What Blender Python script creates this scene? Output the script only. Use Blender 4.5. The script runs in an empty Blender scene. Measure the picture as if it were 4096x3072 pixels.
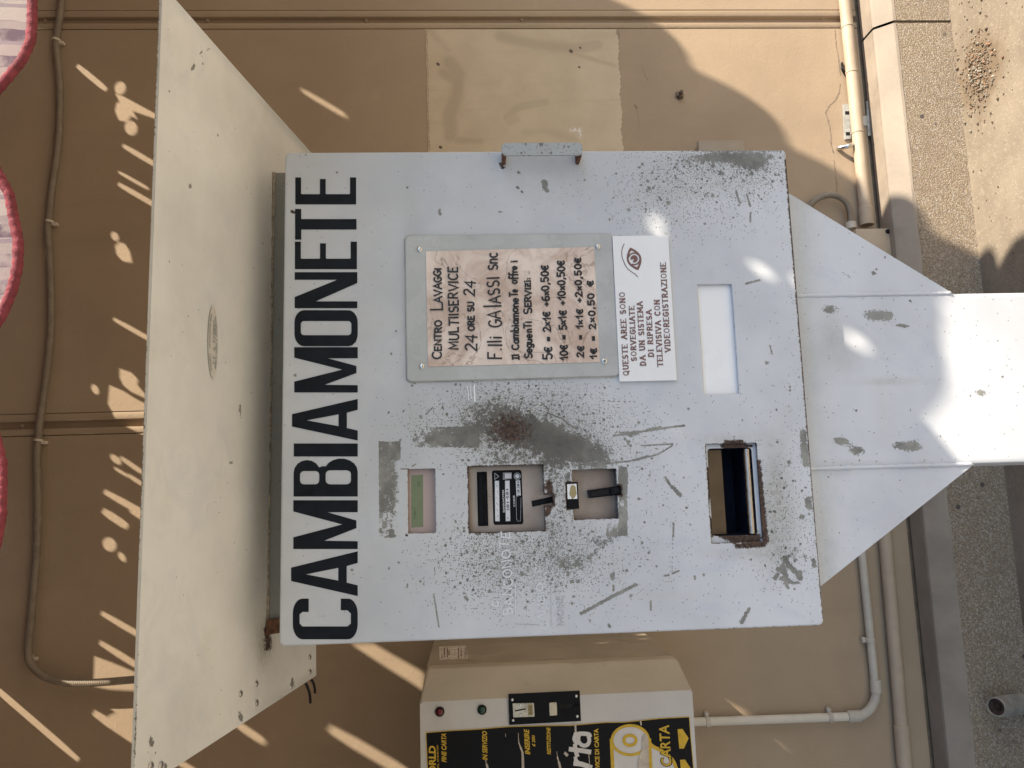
import bpy, bmesh, math, random
import numpy as np
from mathutils import Vector, Matrix
from mathutils.geometry import delaunay_2d_cdt, tessellate_polygon
random.seed(7)
S = bpy.context.scene
COL = S.collection

# ------------------------------------------------------------------ camera
FPX = 3076.0                       # focal length in pixels of the 4096x3072 photograph
CAMZ = 1.600                       # height of the phone above the ground
yaw, pit, rol = math.radians(7.93124), math.radians(-2.79410), math.radians(-1.39780)
FW = Vector((math.sin(yaw)*math.cos(pit), math.cos(yaw)*math.cos(pit), math.sin(pit)))
_r = Vector((math.cos(yaw), -math.sin(yaw), 0)); _u = _r.cross(FW)
RT = math.cos(rol)*_r + math.sin(rol)*_u
UP = -math.sin(rol)*_r + math.cos(rol)*_u
EYE = Vector((0, 0, CAMZ))
cd = bpy.data.cameras.new('camera'); cam = bpy.data.objects.new('camera', cd); COL.objects.link(cam)
cr, cu, cb = -UP, RT, -FW          # the phone was held on its side
cam.matrix_world = Matrix(((cr.x, cu.x, cb.x, EYE.x), (cr.y, cu.y, cb.y, EYE.y), (cr.z, cu.z, cb.z, EYE.z), (0, 0, 0, 1)))
cd.sensor_fit = 'HORIZONTAL'; cd.sensor_width = 36.0; cd.lens = FPX/4096*36.0
cd.clip_start = 0.02; cd.clip_end = 500
S.camera = cam

# ------------------------------------------------------------------ light
AZ, EL = math.radians(61), math.radians(45)
TX, TZ = math.tan(AZ), math.tan(EL)/math.cos(AZ)
SUN = Vector((TX, -1, TZ)).normalized()
w = bpy.data.worlds.new('World'); S.world = w; w.use_nodes = True
nt = w.node_tree; sky = nt.nodes.new('ShaderNodeTexSky'); sky.sky_type = 'NISHITA'; sky.sun_disc = False
sky.sun_elevation = EL; sky.sun_rotation = math.radians(180) - AZ
nt.links.new(sky.outputs[0], nt.nodes['Background'].inputs[0]); nt.nodes['Background'].inputs[1].default_value = 0.105
sd = bpy.data.lights.new('sun', 'SUN'); sd.energy = 5.0; sd.angle = math.radians(0.53); sd.color = (1, .89, .73)
so = bpy.data.objects.new('sun', sd); COL.objects.link(so)
so.rotation_euler = SUN.to_track_quat('Z', 'Y').to_euler(); so.location = SUN*20
S.view_settings.view_transform = 'Standard'; S.view_settings.look = 'None'
S.view_settings.exposure = 1.12; S.view_settings.gamma = 1.0
S.render.engine = 'CYCLES'

# ------------------------------------------------------------------ measuring: a photo pixel onto a real plane
def ray(x, y):
    return FW + RT*((3072-y-1536)/FPX) - UP*((x-2048)/FPX)
def on(x, y, Y):                   # point on the vertical plane at distance Y from the camera
    d = ray(x, y); return EYE + d*(Y/d.y)
def onz(x, y, z):
    d = ray(x, y); return EYE + d*((z-CAMZ)/d.z)
# machine frame (it leans a fraction of a degree)
my, mp, mr = math.radians(-.12528), math.radians(.22441), math.radians(.12949)
MR = Matrix.Rotation(my, 3, 'Z') @ Matrix.Rotation(mp, 3, 'X') @ Matrix.Rotation(mr, 3, 'Y')
DC = Vector((.12993, .93, CAMZ-.08987))
DY = -.12; ZC = DC.z
MO = DC - MR @ Vector((0, DY, ZC))
MM = Matrix.Translation(MO) @ MR.to_4x4(); MI = MM.inverted()
def D(x, y, dy=0.0):               # photo pixel -> machine coordinates on the door plane (dy behind it)
    n = MR @ Vector((0, 1, 0)); p0 = MM @ Vector((0, DY+dy, ZC)); d = ray(x, y)
    return MI @ (EYE + d*((p0-EYE).dot(n)/d.dot(n)))
def project(P):                    # Nx3 world -> photo px (x, y)
    P = P - np.array(EYE); f = np.array(FW); dep = P@f
    return 2048 - FPX*(P@np.array(UP))/dep, 3072-(1536 + FPX*(P@np.array(RT))/dep)

# ------------------------------------------------------------------ materials
class NT:
    def __init__(s, name):
        s.m = bpy.data.materials.new(name); s.m.use_nodes = True; s.t = s.m.node_tree
        s.b = s.t.nodes['Principled BSDF']; s.co = s.t.nodes.new('ShaderNodeTexCoord')
    def n(s, typ, **k):
        q = s.t.nodes.new(typ)
        for a, v in k.items(): setattr(q, a, v)
        return q
    def l(s, a, b): s.t.links.new(a, b)
    def setv(s, sock, v):
        if isinstance(v, bpy.types.NodeSocket): s.l(v, sock)
        else: sock.default_value = v
    def noise(s, sc, det=4, ro=.55, vec=None, dist=0.0):
        q = s.n('ShaderNodeTexNoise'); s.l(vec or s.co.outputs['Object'], q.inputs['Vector'])
        q.inputs['Scale'].default_value = sc; q.inputs['Detail'].default_value = det
        q.inputs['Roughness'].default_value = ro; q.inputs['Distortion'].default_value = dist
        return q.outputs['Fac']
    def vor(s, sc, vec=None, feature='F1', rnd=1.0):
        q = s.n('ShaderNodeTexVoronoi', feature=feature); s.l(vec or s.co.outputs['Object'], q.inputs['Vector'])
        q.inputs['Scale'].default_value = sc; q.inputs['Randomness'].default_value = rnd
        return q
    def scale(s, v):
        q = s.n('ShaderNodeMapping'); s.l(s.co.outputs['Object'], q.inputs['Vector']); q.inputs['Scale'].default_value = v
        return q.outputs[0]
    def math(s, op, a, b=0.0, c=0.0, clamp=False):
        q = s.n('ShaderNodeMath', operation=op, use_clamp=clamp)
        for i, v in enumerate((a, b, c)):
            if i < len(q.inputs): s.setv(q.inputs[i], v)
        return q.outputs[0]
    def ss(s, v, a, b, lo=0.0, hi=1.0):
        q = s.n('ShaderNodeMapRange', interpolation_type='SMOOTHSTEP'); s.setv(q.inputs[0], v)
        q.inputs[1].default_value = a; q.inputs[2].default_value = b; q.inputs[3].default_value = lo; q.inputs[4].default_value = hi
        return q.outputs[0]
    def mix(s, f, a, b, bt='MIX'):
        q = s.n('ShaderNodeMix', data_type='RGBA', blend_type=bt); s.setv(q.inputs['Factor'], f)
        for i, v in ((6, a), (7, b)): s.setv(q.inputs[i], v if isinstance(v, bpy.types.NodeSocket) else (*v, 1))
        return q.outputs[2]
    def attr(s, name):
        q = s.n('ShaderNodeAttribute', attribute_name=name); return q.outputs['Fac']
    def bump(s, h, st=.2, d=.001):
        q = s.n('ShaderNodeBump'); s.l(h, q.inputs['Height']); q.inputs['Strength'].default_value = st; q.inputs['Distance'].default_value = d
        s.l(q.outputs[0], s.b.inputs['Normal'])
    def base(s, c): s.setv(s.b.inputs['Base Color'], c if isinstance(c, bpy.types.NodeSocket) else (*c, 1))
    def rough(s, r): s.setv(s.b.inputs['Roughness'], r)

def plain(name, c, r=.5, var=.12, sc=30, metal=0.0, bump=0.0, bsc=200, spec=.4, dirt=None, dsc=12):
    k = NT(name); f = k.noise(sc, 5, .6)
    lo = tuple(v*(1-var) for v in c); hi = tuple(min(1, v*(1+var)) for v in c)
    q = k.mix(k.ss(f, .3, .7), lo, hi)
    if dirt:
        q = k.mix(k.ss(k.noise(dsc, 7, .7), .55, .72), q, dirt)
    k.base(q); k.rough(k.ss(k.noise(sc*2, 3), .3, .7, max(.05, r-.08), min(1, r+.08)))
    k.b.inputs['Metallic'].default_value = metal; k.b.inputs['Specular IOR Level'].default_value = spec
    if bump: k.bump(k.noise(bsc, 5, .6), bump, .002)
    return k.m

M = {}
_s = onz(3915, 285, 0); SOIL = (_s.x, _s.y, 0)
WALLC = (.405, .308, .214)
def wall_mat():
    k = NT('beige_wall_paint')
    a = k.noise(2.2, 6, .6); b = k.noise(35, 6, .65); st = k.noise(7, 5, .6, k.scale((1, 1, .18)))
    c = k.mix(k.ss(a, .3, .72), tuple(v*.9 for v in WALLC), tuple(v*1.07 for v in WALLC))
    c = k.mix(k.ss(b, .58, .8, 0, .35), c, tuple(v*.72 for v in WALLC))
    c = k.mix(k.ss(k.noise(330, 4, .7), .40, .66, 0, .22), c, tuple(v*.68 for v in WALLC)); c = k.mix(k.ss(k.noise(17, 7, .7, None, 1.0), .60, .72, 0, .28), c, tuple(v*1.18 for v in WALLC))
    c = k.mix(k.ss(st, .52, .8, 0, .35), c, tuple(v*.74 for v in WALLC))
    k.base(c); k.rough(.72); k.b.inputs['Specular IOR Level'].default_value = .25
    h = k.math('ADD', k.noise(90, 8, .68), k.math('MULTIPLY', k.noise(9, 4, .6), 1.2))
    h = k.math('ADD', h, k.math('MULTIPLY', k.ss(k.noise(22, 4, .6, None, .8), .56, .70), .22))
    k.bump(h, .42, .0018); return k.m
M['wall'] = wall_mat()
M['kerbpaint'] = plain('beige_kerb_paint', (.30, .25, .198), .7, .14, 9, bump=.35, bsc=90, dirt=(.29, .25, .21), dsc=9)
M['groove'] = plain('dark_joint_sealant', (.20, .145, .095), .8, .2, 40)  # dark sealant colour for the grooves and the wall foot
M['gap'] = plain('open_joint', (.02, .018, .016), .9, .2, 40)
def agg_mat():
    k = NT('exposed_aggregate')
    v = k.vor(230); n = k.noise(420, 3, .6); n2 = k.noise(6, 5, .6)
    col = k.mix(k.ss(v.outputs['Distance'], .25, .62), (.40, .315, .222), (.25, .198, .145))
    rnd = k.n('ShaderNodeSeparateColor'); k.l(v.outputs['Color'], rnd.inputs[0])
    col = k.mix(k.ss(rnd.outputs[0],   .72, .9, 0, .45), col, (.56, .51, .45))
    col = k.mix(k.ss(rnd.outputs[1], .8, .95, 0, .4), col, (.11, .085, .07))
    col = k.mix(k.ss(n2, .52, .75, 0, .45), col, (.24, .18, .135))
    v2 = k.vor(22); col = k.mix(k.math('MULTIPLY', k.ss(v2.outputs['Distance'], .22, .12), k.ss(k.noise(5, 2), .52, .6)), col, (.10, .085, .075))
    k.base(col); k.rough(.9); k.b.inputs['Specular IOR Level'].default_value = .2
    k.bump(k.math('ADD', k.ss(v.outputs['Distance'], .6, .1), n), .55, .003); return k.m
M['agg'] = agg_mat()
def ground_mat():
    k = NT('old_concrete_ground')
    a = k.noise(3.0, 7, .65); v = k.vor(120); n = k.noise(160, 5, .7)
    c = k.mix(k.ss(a, .32, .7), (.20, .165, .125), (.285, .24, .185))
    rnd = k.n('ShaderNodeSeparateColor'); k.l(v.outputs['Color'], rnd.inputs[0])
    peb = k.math('MULTIPLY', k.ss(v.outputs['Distance'], .42, .30), k.ss(rnd.outputs[0], .6, .66))
    c = k.mix(k.math('MULTIPLY', peb, .22), c, (.46, .41, .34))
    c = k.mix(k.ss(k.noise(45, 6, .7, None, .5), .52, .68, 0, .55), c, (.33, .285, .22))
    c = k.mix(k.ss(n, .57, .70, 0, .6), c, (.17, .14, .11))
    c = k.mix(k.ss(k.noise(30, 4), .66, .74, 0, .6), c, (.14, .115, .09))
    dv = k.n('ShaderNodeVectorMath', operation='DISTANCE'); k.l(k.co.outputs['Object'], dv.inputs[0]); dv.inputs[1].default_value = SOIL
    c = k.mix(k.math('MULTIPLY', k.ss(k.math('ADD', dv.outputs['Value'], k.math('MULTIPLY', k.math('SUBTRACT', k.noise(14, 6, .7), .5), .30)), .17, .04), .85), c, (.16, .115, .075))
    c = k.mix(k.ss(k.noise(5, 6, .7, None, .8), .56, .70, 0, .5), c, (.19, .155, .11))
    k.base(c); k.rough(.92); k.b.inputs['Specular IOR Level'].default_value = .2
    k.bump(k.math('ADD', k.math('MULTIPLY', peb, .3), n), .45, .0022); return k.m
M['ground'] = ground_mat()
PAINT = (.545, .56, .59)
def metal_paint(name, P1=PAINT):
    k = NT(name)
    a = k.noise(5, 6, .6); b = k.noise(26, 5, .6); st = k.noise(14, 5, .6, k.scale((1, 1, .2)))
    c = k.mix(k.ss(a, .3, .7), tuple(v*.86 for v in P1), tuple(min(.8, v*1.06) for v in P1))
    c = k.mix(k.ss(k.noise(11, 6, .7, None, 1.5), .50, .68, 0, .35), c, tuple(v*q for v, q in zip(P1, (.80, .83, .90))))
    c = k.mix(k.ss(b, .55, .78, 0, .3), c, tuple(v*.82 for v in P1))
    c = k.mix(k.ss(st, .56, .8, 0, .35), c, tuple(v*q for v, q in zip(P1, (.80, .76, .66))))
    # wear painted on the surface, broken up by fine noise
    dots = k.attr('dots'); wear = k.attr('wear'); mark = k.attr('mark'); rust = k.attr('rust'); grime = k.attr('grime')
    nf = k.noise(620, 4, .7); nm = k.noise(170, 6, .7); nl = k.noise(55, 5, .6)
    def spots(sc, amt, r0, r1, wob):
        v = k.vor(sc); q = k.n('ShaderNodeSeparateColor'); k.l(v.outputs['Color'], q.inputs[0])
        d = k.math('ADD', v.outputs['Distance'], k.math('ADD', k.math('MULTIPLY', q.outputs[1], .30), k.math('MULTIPLY', k.math('SUBTRACT', nf, .5), wob)))
        return k.math('MULTIPLY', k.math('LESS_THAN', q.outputs[0], amt), k.ss(d, r1, r0))
    s1 = spots(520, k.math('MULTIPLY', dots, 1.1), .46, .56, .5); s2 = spots(250, k.math('MULTIPLY', dots, .55), .42, .50, .7); s3 = spots(105, k.math('MULTIPLY', dots, .16), .36, .42, 1.1)
    blot = k.ss(k.math('ADD', k.math('ADD', k.math('MULTIPLY', nf, .70), k.math('MULTIPLY', nm, .85)), wear), 1.07, 1.115)
    mk = k.ss(k.math('ADD', mark, k.math('MULTIPLY', k.math('SUBTRACT', k.noise(300, 5, .75), .5), 1.5)), .47, .57)
    chip = k.math('MAXIMUM', k.math('MAXIMUM', s1, k.math('MAXIMUM', s2, s3)), k.math('MAXIMUM', blot, mk))
    rs = k.ss(k.math('ADD', rust, k.math('ADD', k.math('MULTIPLY', k.math('SUBTRACT', k.noise(420, 5, .75), .5), 1.0), k.math('MULTIPLY', k.math('SUBTRACT', nm, .5), .7))), .44, .66)
    c = k.mix(k.math('MULTIPLY', grime, k.ss(nm, .25, .7, .35, 1.0)), c, (.30, .285, .245))
    prim = k.mix(k.ss(nl, .35, .65), (.145, .142, .126), (.255, .25, .222)); prim = k.mix(k.ss(nf, .56, .66, 0, .45), prim, (.36, .36, .345)); prim = k.mix(k.math('MULTIPLY', grime, .95), prim, (.045, .040, .034))
    c = k.mix(k.math('MULTIPLY', chip, .93), c, prim)
    rc = k.mix(k.ss(k.noise(260, 5, .7), .38, .62), (.030, .020, .017), (.092, .055, .040))
    c = k.mix(rs, c, rc)
    k.base(c); k.rough(k.math('ADD', k.ss(nm, .3, .7, .42, .55), k.math('MULTIPLY', k.math('MAXIMUM', chip, rs), .3)))
    k.b.inputs['Specular IOR Level'].default_value = .35
    h = k.math('SUBTRACT', k.math('MULTIPLY', k.noise(7, 4), .45), k.math('MULTIPLY', k.math('MAXIMUM', chip, rs), .35))
    k.bump(h, .7, .0012); return k.m
M['paint'] = metal_paint('worn_white_metal_paint')
M['canopy'] = metal_paint('cream_metal_paint', (.725, .73, .71)); M['bodyshade'] = metal_paint('shade_darkened_cabinet_paint', (.20, .195, .18))  # body colour darkened to stand in for shade behind the door
M['letter'] = plain('black_vinyl', (.006, .007, .010), .45, .4, 60, bump=.12, bsc=90, spec=.16)
M['black'] = plain('black_plastic', (.006, .006, .008), .45, .3, 60, spec=.14)
M['hollow'] = plain('dark_hollow', (.004, .004, .005), .8, .2, 40)
M['plate'] = plain('brushed_acceptor_plate', (.42, .345, .31), .35, .14, 24, metal=.75, dirt=(.28, .22, .19), dsc=20)
M['bezel'] = plain('pinkish_display_bezel', (.42, .32, .295), .5, .06, 20)
M['lcd'] = plain('green_display_glass', (.15, .18, .085), .25, .1, 14, spec=.5)
M['lcddark'] = plain('display_segments', (.07, .11, .03), .3, .1, 40)
M['steel'] = plain('brushed_steel', (.52, .45, .37), .32, .12, 60, metal=1.0); M['flapsteel'] = plain('dull_tray_steel', (.105, .085, .066), .38, .14, 40, metal=1.0)
M['chrome'] = plain('zinc_steel', (.62, .62, .60), .28, .15, 60, metal=1.0, dirt=(.2, .15, .11), dsc=60)
M['galv'] = plain('galvanised_steel', (.50, .51, .49), .5, .15, 60, metal=.5)
M['white'] = plain('white_sign_plastic', (.78, .78, .79), .35, .025, 12)
M['blank'] = plain('white_window_panel', (.80, .80, .81), .3, .03, 8)
M['signink'] = plain('brown_sign_ink', (.18, .095, .085), .5, .12, 120)
M['hole'] = M['hollow']
M['plexi'] = plain('greyed_cover_plate', (.43, .44, .435), .28, .08, 16, dirt=(.36, .355, .33), dsc=10)
M['plexiedge'] = plain('dirty_plate_edge', (.40, .37, .32), .45, .25, 30)
def paper_mat():
    k = NT('stained_note_paper')
    a = k.noise(16, 7, .65, None, 1.2); b = k.noise(45, 6, .7, None, .8); e = k.noise(9, 4, .6)
    c = k.mix(k.ss(a, .32, .66), (.50, .365, .295), (.76, .64, .56))
    c = k.mix(k.ss(e, .5, .72, 0, .6), c, (.74, .68, .63))
    ring = k.math('ABSOLUTE', k.math('SUBTRACT', k.noise(13, 5, .6, None, 1.0), .5))
    c = k.mix(k.ss(ring, .012, .002, 0, .55), c, (.22, .145, .11))
    c = k.mix(k.ss(b, .6, .78, 0, .45), c, (.20, .13, .10))
    k.base(c); k.rough(.38); k.b.inputs['Specular IOR Level'].default_value = .45
    k.bump(k.math('ADD', a, k.math('MULTIPLY', b, .4)), .35, .003); return k.m
M['paper'] = paper_mat()
M['marker'] = plain('black_marker', (.018, .018, .022), .35, .3, 90)
M['oldmarker'] = plain('faded_white_marker', (.66, .67, .70), .6, .06, 200)
M['chalk'] = plain('white_marker', (.80, .80, .82), .6, .03, 60)
M['pencil'] = plain('faint_pencil', (.40, .40, .42), .7, .2, 200)
M['bumpsteel'] = M['steel']
M['greypaint'] = metal_paint('grey_handle_paint', (.40, .425, .43))
M['rustm'] = plain('rust', (.12, .055, .03), .85, .5, 150, bump=.6, bsc=300, dirt=(.035, .02, .015), dsc=120)
M['weldm'] = plain('dirty_weld', (.30, .25, .19), .7, .4, 200, dirt=(.10, .055, .035), dsc=60)
M['sticker'] = plain('grey_oval_sticker', (.60, .575, .525), .5, .05, 30)
M['stickerink'] = plain('blue_sticker_ink', (.30, .33, .33), .5, .2, 90)
M['conduit'] = plain('grey_corrugated_plastic', (.25, .205, .155), .5, .12, 30, dirt=(.34, .29, .23), dsc=40)
M['clip'] = plain('pale_cable_clip', (.60, .53, .43), .5, .1, 60)
M['pipep'] = plain('painted_pipe', (.43, .345, .255), .55, .1, 12, bump=.1, bsc=60)
M['pvc'] = plain('grey_plastic_pipe', (.50, .455, .39), .4, .08, 20)
M['pvcl'] = plain('pale_plastic_pipe', (.64, .585, .50), .4, .08, 14, dirt=(.42, .38, .33), dsc=14)
M['case'] = plain('wall_tinted_dispenser_bevel', (.46, .395, .30), .42, .08, 8, dirt=(.37, .31, .23), dsc=9)  # tan of the reflected wall put into the bevel colour
M['caseshade'] = plain('shade_darkened_dispenser_side', (.33, .275, .205), .45, .12, 8, dirt=(.24, .19, .14), dsc=9)  # case colour made darker here, partly painting in the shade on this side
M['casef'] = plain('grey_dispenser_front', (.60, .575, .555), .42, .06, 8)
M['red'] = plain('red_lamp_lens', (.12, .008, .008), .2, .3, 200, spec=.5)
M['green'] = plain('green_lamp_lens', (.012, .05, .03), .2, .3, 200, spec=.5)
def poster_mat():
    k = NT('black_poster')
    w_ = k.noise(16, 6, .6, k.scale((1, 1, .5)), 2.5)
    c = k.mix(k.ss(k.noise(60, 6, .7), .62, .8, 0, .35), (.006, .006, .008), (.03, .03, .03))
    k.base(c); k.rough(.5); k.b.inputs['Specular IOR Level'].default_value = .16; k.bump(w_, .5, .006); return k.m
M['poster'] = poster_mat()
M['yellow'] = plain('yellow_ink', (.62, .40, .03), .5, .12, 60)
M['pwhite'] = plain('white_ink', (.66, .63, .60), .5, .06, 20)
M['torn'] = plain('torn_poster_paper', (.55, .48, .40), .8, .2, 60)
M['gold'] = plain('gold_label', (.35, .28, .14), .4, .1, 90)
M['ivory'] = plain('ivory_button', (.62, .57, .44), .35, .1, 60)
M['cable'] = plain('dark_cable', (.008, .008, .010), .5, .2, 60, spec=.2)
M['concrete'] = M['ground']
def fabric():
    k = NT('striped_awning_fabric')
    u = k.n('ShaderNodeSeparateXYZ'); k.l(k.co.outputs['Object'], u.inputs[0])
    x = k.math('ADD', u.outputs[0], k.math('MULTIPLY', k.noise(14, 3), .012))
    f = k.math('FRACT', k.math('MULTIPLY', x, 1/.155))
    band = k.math('MULTIPLY', k.math('GREATER_THAN', f, .52), k.math('LESS_THAN', f, .93))
    g = k.math('FRACT', k.math('MULTIPLY', x, 1/.022))
    fine = k.math('MULTIPLY', k.math('GREATER_THAN', g, .55), k.ss(k.noise(60, 3), .35, .6))
    l1 = k.math('FRACT', k.math('MULTIPLY', x, 1/.031)); lines = k.math('LESS_THAN', l1, .10)
    c = k.mix(k.math('MULTIPLY', band, k.math('ADD', .38, k.math('MULTIPLY', fine, .6))), (.40, .33, .29), (.125, .085, .105))
    c = k.mix(k.math('MULTIPLY', lines, .6), c, (.20, .15, .18))
    c = k.mix(k.ss(k.noise(40, 6, .7), .5, .8, 0, .4), c, (.38, .30, .29))
    k.base(c); k.rough(.9); k.b.inputs['Specular IOR Level'].default_value = .1
    k.bump(k.noise(900, 2), .3, .001)
    tr = k.n('ShaderNodeBsdfTranslucent'); k.l(c, tr.inputs[0])
    ms = k.n('ShaderNodeMixShader'); ms.inputs[0].default_value = .02
    k.l(k.b.outputs[0], ms.inputs[1]); k.l(tr.outputs[0], ms.inputs[2])
    k.l(ms.outputs[0], k.t.nodes['Material Output'].inputs[0]); return k.m
M['fabric'] = fabric()
M['trim'] = plain('red_braid_trim', (.20, .034, .042), .85, .3, 160, bump=.8, bsc=260)
M['awnframe'] = plain('awning_frame_paint', (.55, .53, .50), .45, .05, 20, metal=.3)
M['stub'] = plain('old_pipe_end', (.30, .275, .235), .7, .2, 30)
M['stubin'] = plain('dark_rusty_bore', (.04, .025, .02), .9, .5, 90)
M['crack'] = plain('wall_crack', (.26, .20, .145), .9, .3, 90)

# ------------------------------------------------------------------ objects
WM = {}
_s = onz(3915, 285, 0); SOIL = (_s.x, _s.y, 0)
def tag(o, label, cat, group=None):
    o['label'] = label; o['category'] = cat
    if group: o['group'] = group
    return o
def empty(name, label, cat, mat=None, loc=(0, 0, 0), group=None):
    o = bpy.data.objects.new(name, None); COL.objects.link(o); o.empty_display_size = .1
    o.matrix_world = mat if mat is not None else Matrix.Translation(loc)
    WM[o.name] = o.matrix_world.copy(); return tag(o, label, cat, group)
def obj(name, bm, mat, parent=None, smooth=False, label=None, local=False, mats=None):
    """link bm (world coordinates, or machine coordinates if local) as one mesh object"""
    me = bpy.data.meshes.new(name)
    if parent is not None and not local: bm.transform(WM[parent.name].inverted())
    if smooth:
        for f in bm.faces: f.smooth = True
    bm.to_mesh(me); bm.free()
    for q in (mats or [mat]): me.materials.append(M[q])
    o = bpy.data.objects.new(name, me); COL.objects.link(o)
    if parent is not None: o.parent = parent; WM[o.name] = WM[parent.name]
    else: WM[o.name] = Matrix()
    if smooth and smooth != 'all': me.set_sharp_from_angle(angle=math.radians(38))
    if label: o['label'] = label
    return o
def B(): return bmesh.new()
def box(bm, x0, y0, z0, x1, y1, z1, bev=0.0, seg=2, M4=None):
    vs = [bm.verts.new((x, y, z)) for x in (x0, x1) for y in (y0, y1) for z in (z0, z1)]
    fs = [bm.faces.new([vs[i] for i in q]) for q in ((0, 1, 3, 2), (4, 6, 7, 5), (0, 4, 5, 1), (2, 3, 7, 6), (0, 2, 6, 4), (1, 5, 7, 3))]
    if bev:
        es = list({e for f in fs for e in f.edges})
        r = bmesh.ops.bevel(bm, geom=es, offset=bev, segments=seg, affect='EDGES', profile=.5)
        vs = list({v for f in r['faces'] for v in f.verts} | {v for v in vs if v.is_valid})
    if M4 is not None: bmesh.ops.transform(bm, matrix=M4, verts=vs)
    return vs
def prism(bm, pts, off):
    """pts: 3D outline; extruded by off (Vector)"""
    off = Vector(off); a = [bm.verts.new(p) for p in pts]; b = [bm.verts.new(Vector(p)+off) for p in pts]; n = len(a)
    fs = [bm.faces.new(a), bm.faces.new(b[::-1])]
    for i in range(n): fs.append(bm.faces.new((a[i], b[i], b[(i+1) % n], a[(i+1) % n])))
    bmesh.ops.recalc_face_normals(bm, faces=fs); return a+b
def smooth_path(P, n=8):
    P = [Vector(p) for p in P]; out = []
    for i in range(len(P)-1):
        p0 = P[max(0, i-1)]; p1 = P[i]; p2 = P[i+1]; p3 = P[min(len(P)-1, i+2)]
        for j in range(n):
            t = j/n; out.append(.5*((2*p1)+(p2-p0)*t+(2*p0-5*p1+4*p2-p3)*t*t+(3*p1-p0-3*p2+p3)*t**3))
    return out+[P[-1]]
def tube(bm, P, r, seg=14, caps=True):
    """r: number or function(i)"""
    P = [Vector(p) for p in P]; rings = []; n = len(P)
    t0 = (P[1]-P[0]).normalized(); a = t0.orthogonal().normalized()
    for i in range(n):
        t = ((P[min(n-1, i+1)]-P[max(0, i-1)])).normalized(); a = (a-t*a.dot(t)).normalized(); b = t.cross(a)
        rr = r(i) if callable(r) else r
        rings.append([bm.verts.new(P[i]+(a*math.cos(q*2*math.pi/seg)+b*math.sin(q*2*math.pi/seg))*rr) for q in range(seg)])
    for i in range(n-1):
        for q in range(seg): bm.faces.new((rings[i][q], rings[i][(q+1) % seg], rings[i+1][(q+1) % seg], rings[i+1][q]))
    if caps: bm.faces.new(rings[0][::-1]); bm.faces.new(rings[-1])
def lathe(bm, c, axis, prof, seg=24):
    """prof: list of (along, radius) from centre c along axis"""
    axis = Vector(axis).normalized(); a = axis.orthogonal().normalized(); b = axis.cross(a); c = Vector(c); rings = []
    for (h, r) in prof:
        rings.append([bm.verts.new(c+axis*h+(a*math.cos(q*2*math.pi/seg)+b*math.sin(q*2*math.pi/seg))*max(r, 1e-5)) for q in range(seg)])
    fs = []
    for i in range(len(rings)-1):
        for q in range(seg): fs.append(bm.faces.new((rings[i][q], rings[i][(q+1) % seg], rings[i+1][(q+1) % seg], rings[i+1][q])))
    fs.append(bm.faces.new(rings[0])); fs.append(bm.faces.new(rings[-1]))
    bmesh.ops.recalc_face_normals(bm, faces=fs)
def rounded(x0, z0, x1, z1, r, n=5):
    out = []
    for cx, cz, a0 in ((x1-r, z1-r, 0), (x0+r, z1-r, 90), (x0+r, z0+r, 180), (x1-r, z0+r, 270)):
        for i in range(n+1):
            a = math.radians(a0+90*i/n); out.append((cx+r*math.cos(a), cz+r*math.sin(a)))
    return out
def quad(a, b, c, d, u, v):        # bilinear
    return a.lerp(b, u).lerp(d.lerp(c, u), v)

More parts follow.
